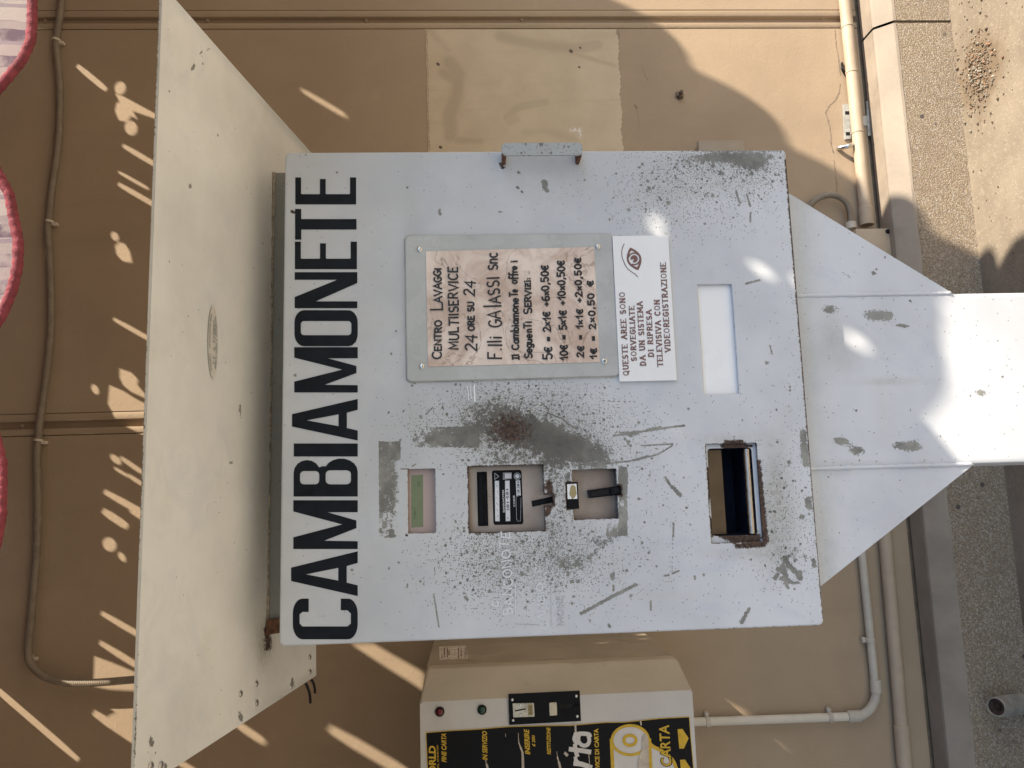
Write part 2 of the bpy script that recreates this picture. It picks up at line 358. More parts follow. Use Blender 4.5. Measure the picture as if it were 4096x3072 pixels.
# ------------------------------------------------------------------ writing
def arc(cx, cy, rx, ry, a0, a1, n=10):
    return [(cx+rx*math.cos(math.radians(a0+(a1-a0)*i/n)), cy+ry*math.sin(math.radians(a0+(a1-a0)*i/n))) for i in range(n+1)]
G = {
 'A': (.72, [[(0, 0), (.36, 1), (.72, 0)], [(.13, .36), (.59, .36)]]),
 'B': (.6, [[(.05, 0), (.05, 1), (.3, 1)]+arc(.3, .76, .22, .24, 90, -90)+[(.05, .52)], [(.3, .52)]+arc(.3, .26, .26, .26, 90, -90)+[(.05, 0)]]),
 'C': (.66, [arc(.38, .5, .34, .5, 50, 310, 16)]),
 'D': (.68, [[(.06, 0), (.06, 1), (.26, 1)]+arc(.26, .5, .36, .5, 90, -90, 12)+[(.06, 0)]]),
 'E': (.56, [[(.52, 1), (.06, 1), (.06, 0), (.54, 0)], [(.06, .52), (.42, .52)]]),
 'F': (.54, [[(.52, 1), (.06, 1), (.06, 0)], [(.06, .52), (.40, .52)]]),
 'G': (.70, [arc(.38, .5, .34, .5, 50, 330, 16)+[(.68, .45), (.42, .45)]]),
 'I': (.16, [[(.08, 0), (.08, 1)]]),
 'L': (.54, [[(.06, 1), (.06, 0), (.52, 0)]]),
 'M': (.84, [[(.04, 0), (.08, 1), (.42, .25), (.76, 1), (.80, 0)]]),
 'N': (.70, [[(.06, 0), (.06, 1), (.64, 0), (.64, 1)]]),
 'O': (.74, [arc(.37, .5, .34, .5, 90, 450, 20)]),
 'P': (.60, [[(.06, 0), (.06, 1), (.3, 1)]+arc(.3, .74, .26, .26, 90, -90)+[(.06, .48)]]),
 'Q': (.76, [arc(.37, .5, .34, .5, 90, 450, 20), [(.42, .2), (.72, -.14)]]),
 'R': (.64, [[(.06, 0), (.06, 1), (.3, 1)]+arc(.3, .75, .25, .25, 90, -90)+[(.06, .5)], [(.28, .5), (.62, 0)]]),
 'S': (.58, [arc(.29, .74, .24, .26, 40, 270, 10)+arc(.29, .25, .26, .25, 90, -140, 10)]),
 'T': (.64, [[(.02, 1), (.62, 1)], [(.32, 1), (.32, 0)]]),
 'U': (.68, [[(.06, 1), (.06, .32)]+arc(.34, .32, .28, .32, 180, 360)+[(.62, 1)]]),
 'V': (.70, [[(0, 1), (.35, 0), (.70, 1)]]),
 'X': (.64, [[(.02, 0), (.62, 1)], [(.02, 1), (.62, 0)]]), 'Y': (.64, [[(0, 1), (.32, .48), (.64, 1)], [(.32, .48), (.32, 0)]]),
 'Z': (.60, [[(.04, 1), (.56, 1), (.04, 0), (.58, 0)]]),
 '|': (.42, [[(.21, 0), (.21, 1)], [(.04, 1), (.38, 1)], [(.04, 0), (.38, 0)]]),
 'l': (.14, [[(.07, 0), (.07, 1)]]), 'i': (.14, [[(.07, 0), (.07, .58)], [(.065, .80), (.075, .82)]]),
 'n': (.44, [[(.05, 0), (.05, .6)], [(.05, .42)]+arc(.22, .38, .17, .2, 180, 0)+[(.39, 0)]]),
 'c': (.44, [arc(.25, .3, .2, .3, 50, 310, 10)]), 'o': (.48, [arc(.24, .3, .2, .3, 90, 450, 12)]),
 'a': (.48, [arc(.23, .28, .19, .28, 60, 420, 12), [(.42, .58), (.42, 0)]]),
 'b': (.46, [[(.06, 1), (.06, 0)], arc(.24, .28, .18, .28, 180, 540, 12)]),
 'm': (.70, [[(.05, 0), (.05, .6)], [(.05, .42)]+arc(.2, .4, .14, .2, 180, 0, 6)+[(.34, 0)], [(.34, .42)]+arc(.49, .4, .15, .2, 180, 0, 6)+[(.64, 0)]]),
 'e': (.46, [[(.05, .3), (.41, .3)]+arc(.23, .3, .19, .3, 0, 310, 12)]),
 'f': (.34, [[(.34, .92)]+arc(.24, .82, .1, .16, 60, 180, 5)+[(.14, -.1)], [(.0, .5), (.3, .5)]]),
 'r': (.34, [[(.06, 0), (.06, .58)], [(.06, .38)]+arc(.22, .4, .16, .18, 180, 50, 5)]),
 'g': (.46, [arc(.22, .3, .18, .28, 60, 420, 12), [(.40, .58), (.40, -.1)]+arc(.22, -.12, .18, .16, 0, -150, 6)]),
 'u': (.46, [[(.06, .58), (.06, .2)]+arc(.22, .2, .16, .2, 180, 360, 6)+[(.38, .58), (.40, 0)]]),
 'z': (.44, [[(.05, .58), (.38, .58), (.05, 0), (.42, 0)], [(.1, .3), (.34, .3)]]),
 't': (.34, [[(.17, .9), (.17, 0)], [(0, .62), (.34, .62)]]),
 'x': (.44, [[(.04, .1), (.40, .6)], [(.04, .6), (.40, .1)]]),
 '0': (.56, [arc(.28, .5, .23, .5, 90, 450, 18)]),
 '1': (.36, [[(.02, .6), (.26, 1), (.26, 0)]]),
 '2': (.56, [arc(.27, .74, .22, .26, 160, -20, 8)+[(.04, 0), (.54, .02)]]),
 '3': (.52, [arc(.24, .75, .2, .25, 150, -90, 8)+arc(.24, .25, .24, .25, 90, -150, 8)]),
 '4': (.56, [[(.42, 0), (.42, 1), (.02, .36), (.54, .36)]]),
 '5': (.54, [[(.50, 1), (.12, 1), (.08, .58)]+arc(.26, .31, .25, .31, 120, -140, 10)]),
 '6': (.54, [[(.44, .98)]+arc(.28, .5, .24, .48, 110, 180, 4)+arc(.28, .28, .23, .28, 180, 530, 12)]),
 '7': (.5, [[(.02, 1), (.48, 1), (.18, 0)]]), '9': (.54, [arc(.27, .7, .22, .28, 0, 350, 12)+[(.48, .7), (.36, 0)]]),
 '\u20ac': (.58, [arc(.36, .46, .27, .46, 55, 305, 12), [(.0, .56), (.44, .56)], [(.0, .38), (.42, .38)]]),
 '+': (.5, [[(.04, .38), (.46, .38)], [(.25, .17), (.25, .6)]]), '=': (.5, [[(.06, .50), (.44, .50)], [(.06, .28), (.44, .28)]]),
 ',': (.2, [[(.12, .1), (.05, -.16)]]), '.': (.2, [[(.09, .02), (.11, .04)]]), ':': (.2, [[(.09, .06), (.11, .08)], [(.09, .46), (.11, .48)]]),
 '-': (.4, [[(.05, .4), (.35, .4)]]), '/': (.4, [[(0, -.1), (.4, 1.05)]]), ' ': (.40, []),
}
OFFS = [0]
def ribbon(bm, pts3, wd, nrm):
    """flat stroke of width wd along 3D points, mitred; nrm is the surface normal"""
    pts = [pts3[0]]
    for p in pts3[1:]:
        if (p-pts[-1]).length > 1e-5: pts.append(p)
    if len(pts) < 2: pts.append(pts[0]+Vector((wd*.3, 0, 0)))
    OFFS[0] = (OFFS[0]+1) % 9; lift = nrm*(.00002*OFFS[0]); n = len(pts); L = []; R = []
    closed = (pts[0]-pts[-1]).length < 1e-4 and n > 3
    for i in range(n):
        a = pts[i-1] if i else (pts[-2] if closed else pts[0]); b = pts[i+1] if i < n-1 else (pts[1] if closed else pts[-1])
        d1 = (pts[i]-a); d2 = (b-pts[i])
        if d1.length < 1e-7: d1 = d2
        if d2.length < 1e-7: d2 = d1
        d1.normalize(); d2.normalize(); t = (d1+d2)
        if t.length < .3: t = d1
        t.normalize(); s = t.cross(nrm); c = max(.5, s.dot(d1.cross(nrm)))
        q = pts[i].copy()
        if not closed and i == 0: q = q-d2*wd*.35
        if not closed and i == n-1: q = q+d1*wd*.35
        L.append(bm.verts.new(q+s*(wd/2/c)+lift)); R.append(bm.verts.new(q-s*(wd/2/c)+lift))
    for i in range(n-1): bm.faces.new((L[i], L[i+1], R[i+1], R[i]))
def layout(text, sp=.16, sizes=None, rnd=0.0):
    x = 0; out = []
    for i, ch in enumerate(text):
        wd, st = G[ch]; s = sizes[i] if sizes else 1.0
        dy = random.uniform(-rnd, rnd)*.5; sl = random.uniform(-rnd, rnd)
        for pl in st: out.append([(x+(px+py*sl*.5)*s, py*s+dy) for px, py in pl])
        x += wd*s+sp
    return out, x-sp
def write(bm, text, P, a, b, h, wd, nrm, sp=.16, sizes=None, rnd=0.0, serif=False, thin=None):
    """stroke text from photo pixel a to b (baseline), cap height h px, P maps a pixel to 3D"""
    pls, W = layout(text, sp, sizes, rnd); a = Vector(a); b = Vector(b); d = b-a; u = d/W; up = Vector((d.y, -d.x)).normalized()*h
    mp = lambda q: P(*(a+u*q[0]+up*q[1]))
    for pl in pls:
        if serif:
            for i in range(len(pl)-1) if len(pl) < 6 else [None]:
                seg = pl if i is None else pl[i:i+2]
                dx = abs(seg[0][0]-seg[1][0]); dz = abs(seg[0][1]-seg[1][1])
                ribbon(bm, [mp(q) for q in seg], (thin or wd) if dz < .2*dx+.01 else wd, nrm)
            for q in {pl[0], pl[-1]} | (set(pl[1:-1]) if len(pl) < 6 else set()):
                if abs(q[1]) < .02 or abs(q[1]-1) < .02:
                    ribbon(bm, [mp((q[0]-.13, q[1])), mp((q[0]+.13, q[1]))], thin or wd, nrm)
        else: ribbon(bm, [mp(q) for q in pl], wd, nrm)
def fonttext(bm, text, P, a, b, h, nrm, bold=.0, shear=0.0, lift=.0004):
    """Blender's built-in font as flat mesh from pixel a to b"""
    cu_ = bpy.data.curves.new('t', 'FONT'); cu_.body = text; cu_.size = 1; cu_.offset = bold; cu_.shear = shear; cu_.resolution_u = 3
    o = bpy.data.objects.new('t', cu_); COL.objects.link(o); dg = bpy.context.evaluated_depsgraph_get()
    me = bpy.data.meshes.new_from_object(o.evaluated_get(dg)); bpy.data.objects.remove(o); bpy.data.curves.remove(cu_)
    xs = [v.co.x for v in me.vertices]; x0, x1 = min(xs), max(xs); cap = .73
    a = Vector(a); b = Vector(b); d = b-a; up = Vector((d.y, -d.x)).normalized()*h
    vs = [bm.verts.new(P(*(a+d*((v.co.x-x0)/(x1-x0))+up*(v.co.y/cap)))+nrm*lift) for v in me.vertices]
    for p in me.polygons:
        try: bm.faces.new([vs[i] for i in p.vertices])
        except ValueError: pass
    bpy.data.meshes.remove(me)
def poly(bm, pts3, nrm=None, lift=0.0):
    vs = [bm.verts.new(p+(nrm*lift if nrm else Vector())) for p in pts3]; f = bm.faces.new(vs)
    return f
def flat_with_holes(bm, outer, holes, P):
    """2D outline with holes -> triangles; P maps 2D to 3D"""
    co = [Vector(p) for p in outer]; ed = [(i, (i+1) % len(outer)) for i in range(len(outer))]
    for h in holes:
        o = len(co); co += [Vector(p) for p in h]; ed += [(o+i, o+(i+1) % len(h)) for i in range(len(h))]
    v, e, f, *_ = delaunay_2d_cdt(co, ed, [], 0, 1e-7)
    def inside(p, pg):
        c = False; j = len(pg)-1
        for i in range(len(pg)):
            if (pg[i][1] > p[1]) != (pg[j][1] > p[1]) and p[0] < (pg[j][0]-pg[i][0])*(p[1]-pg[i][1])/(pg[j][1]-pg[i][1])+pg[i][0]: c = not c
            j = i
        return c
    bv = [bm.verts.new(P(q)) for q in v]
    for t in f:
        c = sum((v[i] for i in t), Vector((0, 0)))/len(t)
        if inside(c, outer) and not any(inside(c, h) for h in holes): bm.faces.new([bv[i] for i in t])

# ------------------------------------------------------------------ wear fields painted in photo pixels
def segd(px, py, pts):
    d = np.full(px.shape, 1e9)
    for (x0, y0), (x1, y1) in zip(pts[:-1], pts[1:]):
        dx, dy = x1-x0, y1-y0; L = dx*dx+dy*dy+1e-9
        t = np.clip(((px-x0)*dx+(py-y0)*dy)/L, 0, 1); d = np.minimum(d, np.hypot(px-x0-t*dx, py-y0-t*dy))
    return d
def gauss(px, py, cx, cy, sx, sy, a=1.0, rot=0.0):
    c, s = math.cos(math.radians(rot)), math.sin(math.radians(rot)); x = (px-cx)*c+(py-cy)*s; y = -(px-cx)*s+(py-cy)*c
    return a*np.exp(-.5*((x/sx)**2+(y/sy)**2))
def rectf(px, py, x0, y0, x1, y1, s=8):
    return np.clip((np.minimum(np.minimum(px-x0, x1-px), np.minimum(py-y0, y1-py)))/s+.5, 0, 1)
def setattrs(me, F, n):
    for k in ('dots', 'wear', 'mark', 'rust', 'grime'):
        a = me.attributes.new(k, 'FLOAT', 'POINT'); a.data.foreach_set('value', np.asarray(F.get(k, np.zeros(n)), dtype=np.float32))
def paint(o, fn):
    """evaluate fn(px, py) at every vertex of o (as seen in the photo) and store the wear fields"""
    me = o.data; n = len(me.vertices); co = np.empty(n*3); me.vertices.foreach_get('co', co); co = co.reshape(-1, 3)
    m = np.array(WM[o.name]); wco = co@m[:3, :3].T+m[:3, 3]; px, py = project(wco)
    setattrs(me, fn(px, py), n)
K = 4096/2212
M['bounceground'] = plain('pale_bounce_ground', (.37, .335, .275), .9, .3, 3, bump=.4, bsc=150)
M['darkyard'] = plain('dark_unseen_yard', (.07, .068, .065), .9, .3, 3, bump=.4, bsc=150)
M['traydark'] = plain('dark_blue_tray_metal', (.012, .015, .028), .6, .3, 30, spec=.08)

# ================================================================== SETTING
M['boxm'] = plain('brownish_box_paint', (.33, .275, .215), .5, .08, 12); M['boltm'] = plain('rusty_bolt', (.16, .12, .09), .6, .5, 150, metal=.6, dirt=(.05, .03, .02), dsc=90); M['grav1'] = plain('brown_gravel', (.15, .11, .075), .9, .4, 60); M['grav2'] = plain('grey_gravel', (.27, .235, .185), .9, .3, 60); M['grav3'] = plain('orange_gravel', (.28, .165, .10), .9, .3, 60)
YW = 2.40; YF = 2.279; ZTOP = .191; YCR = 2.319; ZL = .243
def structure(name, bm, mat, smooth=False):
    o = obj(name, bm, mat, None, smooth); o['kind'] = 'structure'; return o
bm = B()
N = 46
vs = [[bm.verts.new((-14+28*i/N, .35+(YF+.3-.35)*j/N, .0)) for j in range(N+1)] for i in range(N+1)]
for i in range(N):
    for j in range(N): bm.faces.new((vs[i][j], vs[i+1][j], vs[i+1][j+1], vs[i][j+1]))
structure('ground', bm, 'ground')
bm = B(); vs = [[bm.verts.new((-60+120*i/20, -2.6+2.96*j/20, -.006)) for j in range(21)] for i in range(21)]
for i in range(20):
    for j in range(20): bm.faces.new((vs[i][j], vs[i+1][j], vs[i+1][j+1], vs[i][j+1]))
structure('bounce_ground', bm, 'bounceground')  # pale strip out of view, toned to bounce sunlight up at the canopy
bm = B(); vs = [[bm.verts.new((-60+120*i/20, -80+77.5*j/20, -.014)) for j in range(21)] for i in range(21)]
for i in range(20):
    for j in range(20): bm.faces.new((vs[i][j], vs[i+1][j], vs[i+1][j+1], vs[i][j+1]))
structure('yard', bm, 'darkyard')  # unseen far ground kept dark to cut its bounce on the wall
# kerb along the wall foot: rough aggregate face, painted bevel and ledge
jx = on(3579, 86, YF).x
bm = B(); segs = [(-6.0, jx-.0045), (jx+.0045, 7.0)]
for x0, x1 in segs:
    n = 90; prof = [(YF, -.05), (YF, ZTOP)]
    pv = None
    for i in range(n+1):
        x = x0+(x1-x0)*i/n; c = [bm.verts.new((x, y, z)) for y, z in prof]
        if pv: bm.faces.new((pv[0], c[0], c[1], pv[1]))
        pv = c
    for x in (x0, x1):
        bm.faces.new([bm.verts.new(p) for p in ((x, YF, -.05), (x, YW+.1, -.05), (x, YW+.1, ZTOP), (x, YF, ZTOP))])
bmesh.ops.remove_doubles(bm, verts=bm.verts[:], dist=1e-4)
kerb = structure('kerb', bm, 'agg')
bm = B()
for x0, x1 in segs:
    n = 160; pv = None
    for i in range(n+1):
        x = x0+(x1-x0)*i/n; j = .0016*math.sin(x*91)+.0012*math.sin(x*233+1)+random.uniform(-.0008, .0008)
        prof = [(YF-.001, ZTOP-.004+j), (YF+.001, ZTOP+.004), (YCR-.004, ZL-.004), (YCR, ZL), (YCR+.005, ZL+.001), (YCR+.0055, ZL-.001), (YCR+.0075, ZL-.001), (YCR+.008, ZL+.0012), (YW-.006, ZL+.0015), (YW-.006, ZL-.06)]
        c = [bm.verts.new((x, y, z)) for y, z in prof]
        if pv:
            for q in range(len(prof)-1): bm.faces.new((pv[q], c[q], c[q+1], pv[q+1]))
        pv = c
o = obj('painted_edge', bm, 'kerbpaint', kerb); o['label'] = 'beige painted bevel and ledge on top of the kerb'
# ---------------------------------------------------------------- wall
wall = empty('wall', 'beige painted panel wall with recessed vertical joints and a repainted patch', 'wall', loc=(0, YW, 0))
ZB = ZL+.009; ZT = 5.2; TH = .06
seams = [on(2000, 79, YW).x, on(300, 1697, YW).x]
seams = sorted(seams+[seams[0]+1.36, seams[1]-1.36, seams[0]+2.72, seams[1]-2.72])
edges = [-6.0]+[s for s in seams]+[7.0]
for i in range(len(edges)-1):
    x0 = edges[i]+(.0355 if i else 0); x1 = edges[i+1]-(.0335 if i < len(edges)-2 else 0)
    bm = B(); box(bm, x0, YW, ZB, x1, YW+TH, ZT, .0015, 1); obj('wall_panel', bm, 'wall', wall, True)
for s in seams:
    bm = B(); box(bm, s-.0315, YW-.0008, ZB, s-.0115, YW+TH, ZT, .002, 2); obj('joint_flange', bm, 'wall', wall, True)
    bm = B(); box(bm, s+.0115, YW-.0004, ZB, s+.0340, YW+TH, ZT, .002, 2); obj('joint_flange', bm, 'wall', wall, True)
    bm = B(); box(bm, s-.0115, YW+.016, ZB, s+.0115, YW+TH-.002, ZT); obj('joint_channel', bm, 'wall', wall)
    bm = B(); box(bm, s-.0335, YW+.007, ZB+.001, s-.0315, YW+TH-.004, ZT-.001); box(bm, s+.0340, YW+.005, ZB+.001, s+.0355, YW+TH-.004, ZT-.001); obj('sealed_groove', bm, 'groove', wall)
def screwhead(bm, c, axis, r, h):
    lathe(bm, c, axis, [(-.002, r), (h*.5, r), (h*.85, r*.82), (h, r*.4), (h, 0)], 14)
for (x, y) in ((182, 85), (830, 83), (1464, 82), (2086, 81), (2694, 74), (3292, 73), (91, 1703)):
    p = on(x, y, YW+.016); bm = B(); screwhead(bm, p, (0, -1, 0), .0062, .006)
    obj('screw', bm, 'pipep', wall, True)
p = on(2717, 383, YW); bm = B(); lathe(bm, p, (0, -1, 0), [(0, .016), (.003, .016), (.004, .011), (.012, .011), (.013, .006), (.030, .006), (.031, .0)], 6); obj('anchor_bolt', bm, 'boltm', wall, label='rusty hexagonal anchor bolt sticking out of the wall')
bm = B(); tube(bm, smooth_path([on(3350, 593, YW+.004), on(3356, 592, YW-.01), on(3375, 588, YW-.022), on(3398, 583, YW-.03), on(3408, 577, YW-.024)], 5), .0075, 10); obj('wall_hook', bm, 'chrome', wall, 'all')
bm = B(); box(bm, -5.99, YW+.008, ZL-.05, 6.99, YW+.05, ZB+.03); obj('foot_seal', bm, 'groove', wall)
# repainted patch
def patch():
    TL, BL = (1708, 117), (2466, 113); wob = [(117, 0), (200, 9), (290, 12), (400, 18), (470, 20), (620, 25), (1000, 34)]
    nx, ny = 190, 240; bm = B(); rows = []
    for j in range(ny+1):
        y = 117+(1000-117)*j/ny; x0 = 1708+(y-117)*.022; x1 = 2466+1.5*math.sin(y*.31+1)+random.uniform(-.8, .8)+np.interp(y, [a for a, _ in wob], [b for _, b in wob])+3*math.sin(y*.045)+1.5*math.sin(y*.13)
        x0 += 1.2*math.sin(y*.09)+1.3*math.sin(y*.37)+random.uniform(-.8, .8)
        rows.append([bm.verts.new(on(x0+(x1-x0)*i/nx, y, YW-.0012)) for i in range(nx+1)])
    for j in range(ny):
        for i in range(nx): bm.faces.new((rows[j][i], rows[j+1][i], rows[j+1][i+1], rows[j][i+1]))
    o = obj('repainted_patch', bm, 'patch', wall, label='paler yellowish patch of repainted wall with darker brush smears')
    def f(px, py):
        m = np.zeros(px.shape); bl = lambda pts, wd: np.clip(1.15-segd(px, py, pts)/wd, 0, 1)
        m = np.maximum(m, .9*bl([(1795, 250), (1835, 300), (1825, 380), (1800, 460), (1800, 540)], 40))
        m = np.maximum(m, .8*bl([(1770, 290), (1830, 330)], 30)); m = np.maximum(m, .7*bl([(1830, 560), (1920, 565)], 22))
        m = np.maximum(m, .8*bl([(2000, 145), (2150, 180), (2300, 195), (2390, 180)], 34))
        m = np.maximum(m, .6*bl([(2260, 205), (2400, 245), (2460, 262)], 18))
        for q in range(5):
            m = np.maximum(m, .55*bl([(2040+q*9, 500-q*4), (2016+q*8, 470-q*10), (2090, 436-q*6), (2190, 418-q*5)], 7))
        m = np.maximum(m, .5*bl([(2100, 530), (2180, 520), (2300, 560)], 30)); m = np.maximum(m, .5*bl([(1715, 120), (1790, 200)], 26))
        m = np.maximum(m, .45*bl([(2330, 150), (2460, 135)], 30))
        d = np.maximum(np.maximum(bl([(1750, 255), (1754, 258)], 8), bl([(1760, 588), (1764, 590)], 8)), np.maximum(bl([(2282, 203), (2286, 206)], 9), np.maximum(bl([(2320, 190), (2322, 192)], 6), bl([(2316, 268), (2318, 269)], 6))))
        return {'wear': m, 'mark': d, 'grime': bl([(2290, 520), (2318, 520), (2318, 545)], 14)}
    paint(o, f)
k = NT('repainted_patch')
a = k.noise(9, 6, .6); st = k.noise(40, 5, .6, k.scale((1, 1, .12)))
c = k.mix(k.ss(a, .3, .7), (.53, .43, .305), (.60, .495, .36)); c = k.mix(k.ss(st, .52, .75, 0, .3), c, (.455, .365, .26))
c = k.mix(k.math('MULTIPLY', k.ss(k.math('ADD', k.attr('wear'), k.math('MULTIPLY', k.math('SUBTRACT', k.noise(18, 6, .65), .5), 1.1)), .12, .8), .5), c, (.37, .29, .21))
c = k.mix(k.ss(k.attr('mark'), .3, .6), c, (.12, .09, .07)); c = k.mix(k.math('MULTIPLY', k.attr('grime'), k.ss(k.noise(120, 4), .45, .6)), c, (.78, .74, .70))
k.base(c); k.rough(.6); k.b.inputs['Specular IOR Level'].default_value = .3; k.bump(k.math('ADD', st, k.math('MULTIPLY', k.attr('wear'), -.5)), .35, .0015); M['patch'] = k.m
patch()
for off, r in ((0, .0022), (7, .0012)):
    bm = B(); ys_ = np.linspace(117, 700, 90); tube(bm, [on(1704+off+(y-117)*.022+1.2*math.sin(y*.09)+random.uniform(-.7, .7), y, YW-.0004) for y in ys_], lambda i: r*random.uniform(.5, 1.3), 7); obj('plaster_ridge', bm, 'patch', wall, 'all')
# cracks in the lower right of the wall
NW = Vector((0, -1, 0))
bm = B()
for pts, wd in (([(3340, 120), (3342, 170), (3352, 225), (3356, 262), (3362, 300)], .004), ([(3360, 335), (3356, 370), (3345, 395), (3325, 415), (3310, 430), (3305, 450)], .005),
                ([(3305, 450), (3312, 480), (3318, 505), (3324, 555), (3326, 585), (3334, 610)], .005), ([(3336, 640), (3342, 690), (3348, 760), (3352, 800)], .003), ([(2470, 120), (2478, 150)], .004),
                ([(2566, 258), (2580, 300), (2592, 325)], .002), ([(2540, 420), (2548, 433)], .006), ([(2550, 440), (2556, 520)], .0015)):
    pp_ = []
    for (a0, b0), (a1, b1) in zip(pts[:-1], pts[1:]):
        for t in (0, .33, .66): pp_.append((a0+(a1-a0)*t+random.uniform(-2.5, 2.5), b0+(b1-b0)*t))
    pp_.append(pts[-1])
    for i in range(len(pp_)-1): ribbon(bm, [on(*pp_[i], YW-.0006), on(*pp_[i+1], YW-.0006)], wd*random.uniform(.35, 1.0), NW)
obj('crack', bm, 'crack', wall, label='hairline cracks in the paint near the wall foot')

# ================================================================== PIPES ON THE WALL
def pipe_thing(name, label, group=None): return empty(name, label, 'pipe', loc=(0, YW, .3), group=group)
hp = pipe_thing('wall_pipe', 'beige painted pipe running low along the sunlit wall into the junction box')
YP = YW-.024
def online(p, q, t, Y): return on(p[0]+(q[0]-p[0])*t, p[1]+(q[1]-p[1])*t, Y)
P0, P1 = on(3379, 0, YP), on(3468, 900, YP); dP = (P1-P0)
bm = B(); tube(bm, [P0-dP*1.6, P0, P0+dP*.5, P1], .0195, 18); obj('tube', bm, 'pipep', hp, True)
for t in (.125, .332, .60): 
    c = P0+dP*t; bm = B(); tube(bm, [c-dP*.004, c-dP*.003, c+dP*.003, c+dP*.004], lambda i: .0212 if i in (1, 2) else .0195, 18); obj('joint_ring', bm, 'pipep', hp, True)
c = P1; bm = B(); tube(bm, [c-dP*.075, c-dP*.072, c-dP*.02, c], lambda i: .0225 if i else .0205, 18); obj('socket', bm, 'pipep', hp, True)
for (x0, x1, ya, yb) in ((3372, 3400, 418, 558), (3466, 3507, 404, 543)):
    bm = B(); Y = YW-.006
    a, b, c_, d = on(x0, ya, Y), on(x1, ya-2, Y), on(x1+4, yb-4, Y), on(x0+6, yb, Y)
    prism(bm, [a, b, c_, d], (0, .004, 0)); br = obj('pipe_bracket', bm, 'galv', hp)
    for t in (.25, .85):
        bm = B(); q = quad(a, b, c_, d, .5, t); bx = .006; prism(bm, [q+Vector((-bx, -.0006, -.008)), q+Vector((bx, -.0006, -.008)), q+Vector((bx, -.0006, .006)), q+Vector((-bx, -.0006, .006))], (0, .0012, 0)); obj('slot', bm, 'hollow', br)
bm = B(); a, b, c_, d = on(3395, 470, YW-.004), on(3475, 462, YW-.004), on(3480, 500, YW-.004), on(3399, 508, YW-.004); prism(bm, [a, b, c_, d], (0, .0025, 0)); obj('bracket_bar', bm, 'galv', hp)
for (x, y, xx, yy) in ((3368, 252, 3382, 300), (3478, 390, 3501, 352)):   # torn tape flags behind the pipe
    bm = B(); tube(bm, smooth_path([on(x, y, YW-.002), on((x+xx)/2-6, (y+yy)/2, YW-.012), on(xx, yy, YW-.004)], 5), .004, 8); obj('tie', bm, 'cable', hp, 'all')
# second pipe, low on the left
lp = pipe_thing('wall_pipe', 'thick beige pipe along the shaded wall foot below the thin grey conduit')
Q0, Q1 = on(3540, 2140, YP), on(3619, 3060, YP); dQ = Q1-Q0
bm = B(); tube(bm, [Q0-dQ*.42, Q0, Q1, Q1+dQ*2], .0195, 18); obj('tube', bm, 'pipep', lp, True)
c = Q0+dQ*.845; bm = B(); tube(bm, [c-dQ*.012, c-dQ*.010, c+dQ*.16, c+dQ*.163], lambda i: .0222 if i in (1, 2) else .0195, 18); obj('sleeve', bm, 'pipep', lp, True)
# thin grey conduit with its elbow
gp = pipe_thing('conduit', 'pale rigid conduit with a rounded elbow running down from the paper dispenser')
YG = YW-.02; r = .0125
A_, B_, C_, D_ = on(2740, 2889, YG), on(3420, 2866, YG), on(3500, 2740, YG), on(3432, 2050, YG)
bm = B(); tube(bm, [A_, A_.lerp(B_, .5), on(3400, 2866, YG)], r, 16); obj('tube', bm, 'pvcl', gp, True)
bm = B(); tube(bm, [on(3500, 2735, YG), C_.lerp(D_, .5), D_], r, 16); obj('tube', bm, 'pvc', gp, True)
bm = B(); tube(bm, smooth_path([on(3395, 2866, YG), on(3440, 2863, YG), on(3478, 2838, YG), on(3500, 2800, YG), on(3504, 2766, YG), on(3502, 2735, YG)], 6), r*1.08, 16); obj('elbow', bm, 'pvc', gp, True)
for a, b in ((on(3389, 2866, YG), on(3440, 2863, YG)), (on(3506, 2770, YG), on(3502, 2718, YG))):
    bm = B(); tube(bm, [a, a.lerp(b, .02), a.lerp(b, .98), b], lambda i: r*1.34 if i in (1, 2) else r*1.2, 18); obj('socket', bm, 'pvc', gp, True)
for (x, y, vert) in ((3320, 2869, 0), (2830, 2886, 0), (3481, 2560, 1)):
    p = on(x, y, YG); ax = Vector((0, 0, 1)) if not vert else Vector((1, 0, 0))
    bm = B(); tube(bm, [p-ax*.007, p-ax*.006, p+ax*.006, p+ax*.007], lambda i: r*1.22 if i in (1, 2) else r, 16)
    t = Vector((.018, .006, 0)) if not vert else Vector((0, .006, .018)); box(bm, -.008, -.006, -.006, .008, .012, .006, .002, 1, Matrix.Translation(p+t)); obj('pipe_clip', bm, 'pvc', gp, True)
# junction box and its looped hose
jb = empty('junction_box', 'beige square junction box at the wall foot behind the gusset', 'junction box', loc=on(3490, 1000, YW))
a = on(3422, 914, YW-.055); b = on(3566, 912, YW-.055); c_ = on(3440, 1100, YW-.055)
bm = B(); box(bm, c_.x, YW-.055, b.z, a.x, YW-.001, a.z, .004, 2); obj('housing', bm, 'pipep', jb, True)
bm = B(); screwhead(bm, on(3551, 926, YW-.055), (0, -1, 0), .008, .003); obj('lid_screw', bm, 'cable', jb, True)
def corrugated(bm, P, r, pitch=.0052):
    P = [Vector(p) for p in P]; L = [0]
    for a, b in zip(P[:-1], P[1:]): L.append(L[-1]+(b-a).length)
    n = int(L[-1]/pitch*4); out = []; j = 0
    for i in range(n+1):
        s = L[-1]*i/n
        while j < len(L)-2 and L[j+1] < s: j += 1
        out.append(P[j].lerp(P[j+1], (s-L[j])/(L[j+1]-L[j])))
    tube(bm, out, lambda i: (r, r*.985, r*.82, r*.985)[i % 4], 14)
YH = YW-.03
fh = empty('flexible_hose', 'short corrugated hose looping from behind the machine into the junction box', 'hose', loc=on(3330, 800, YW))
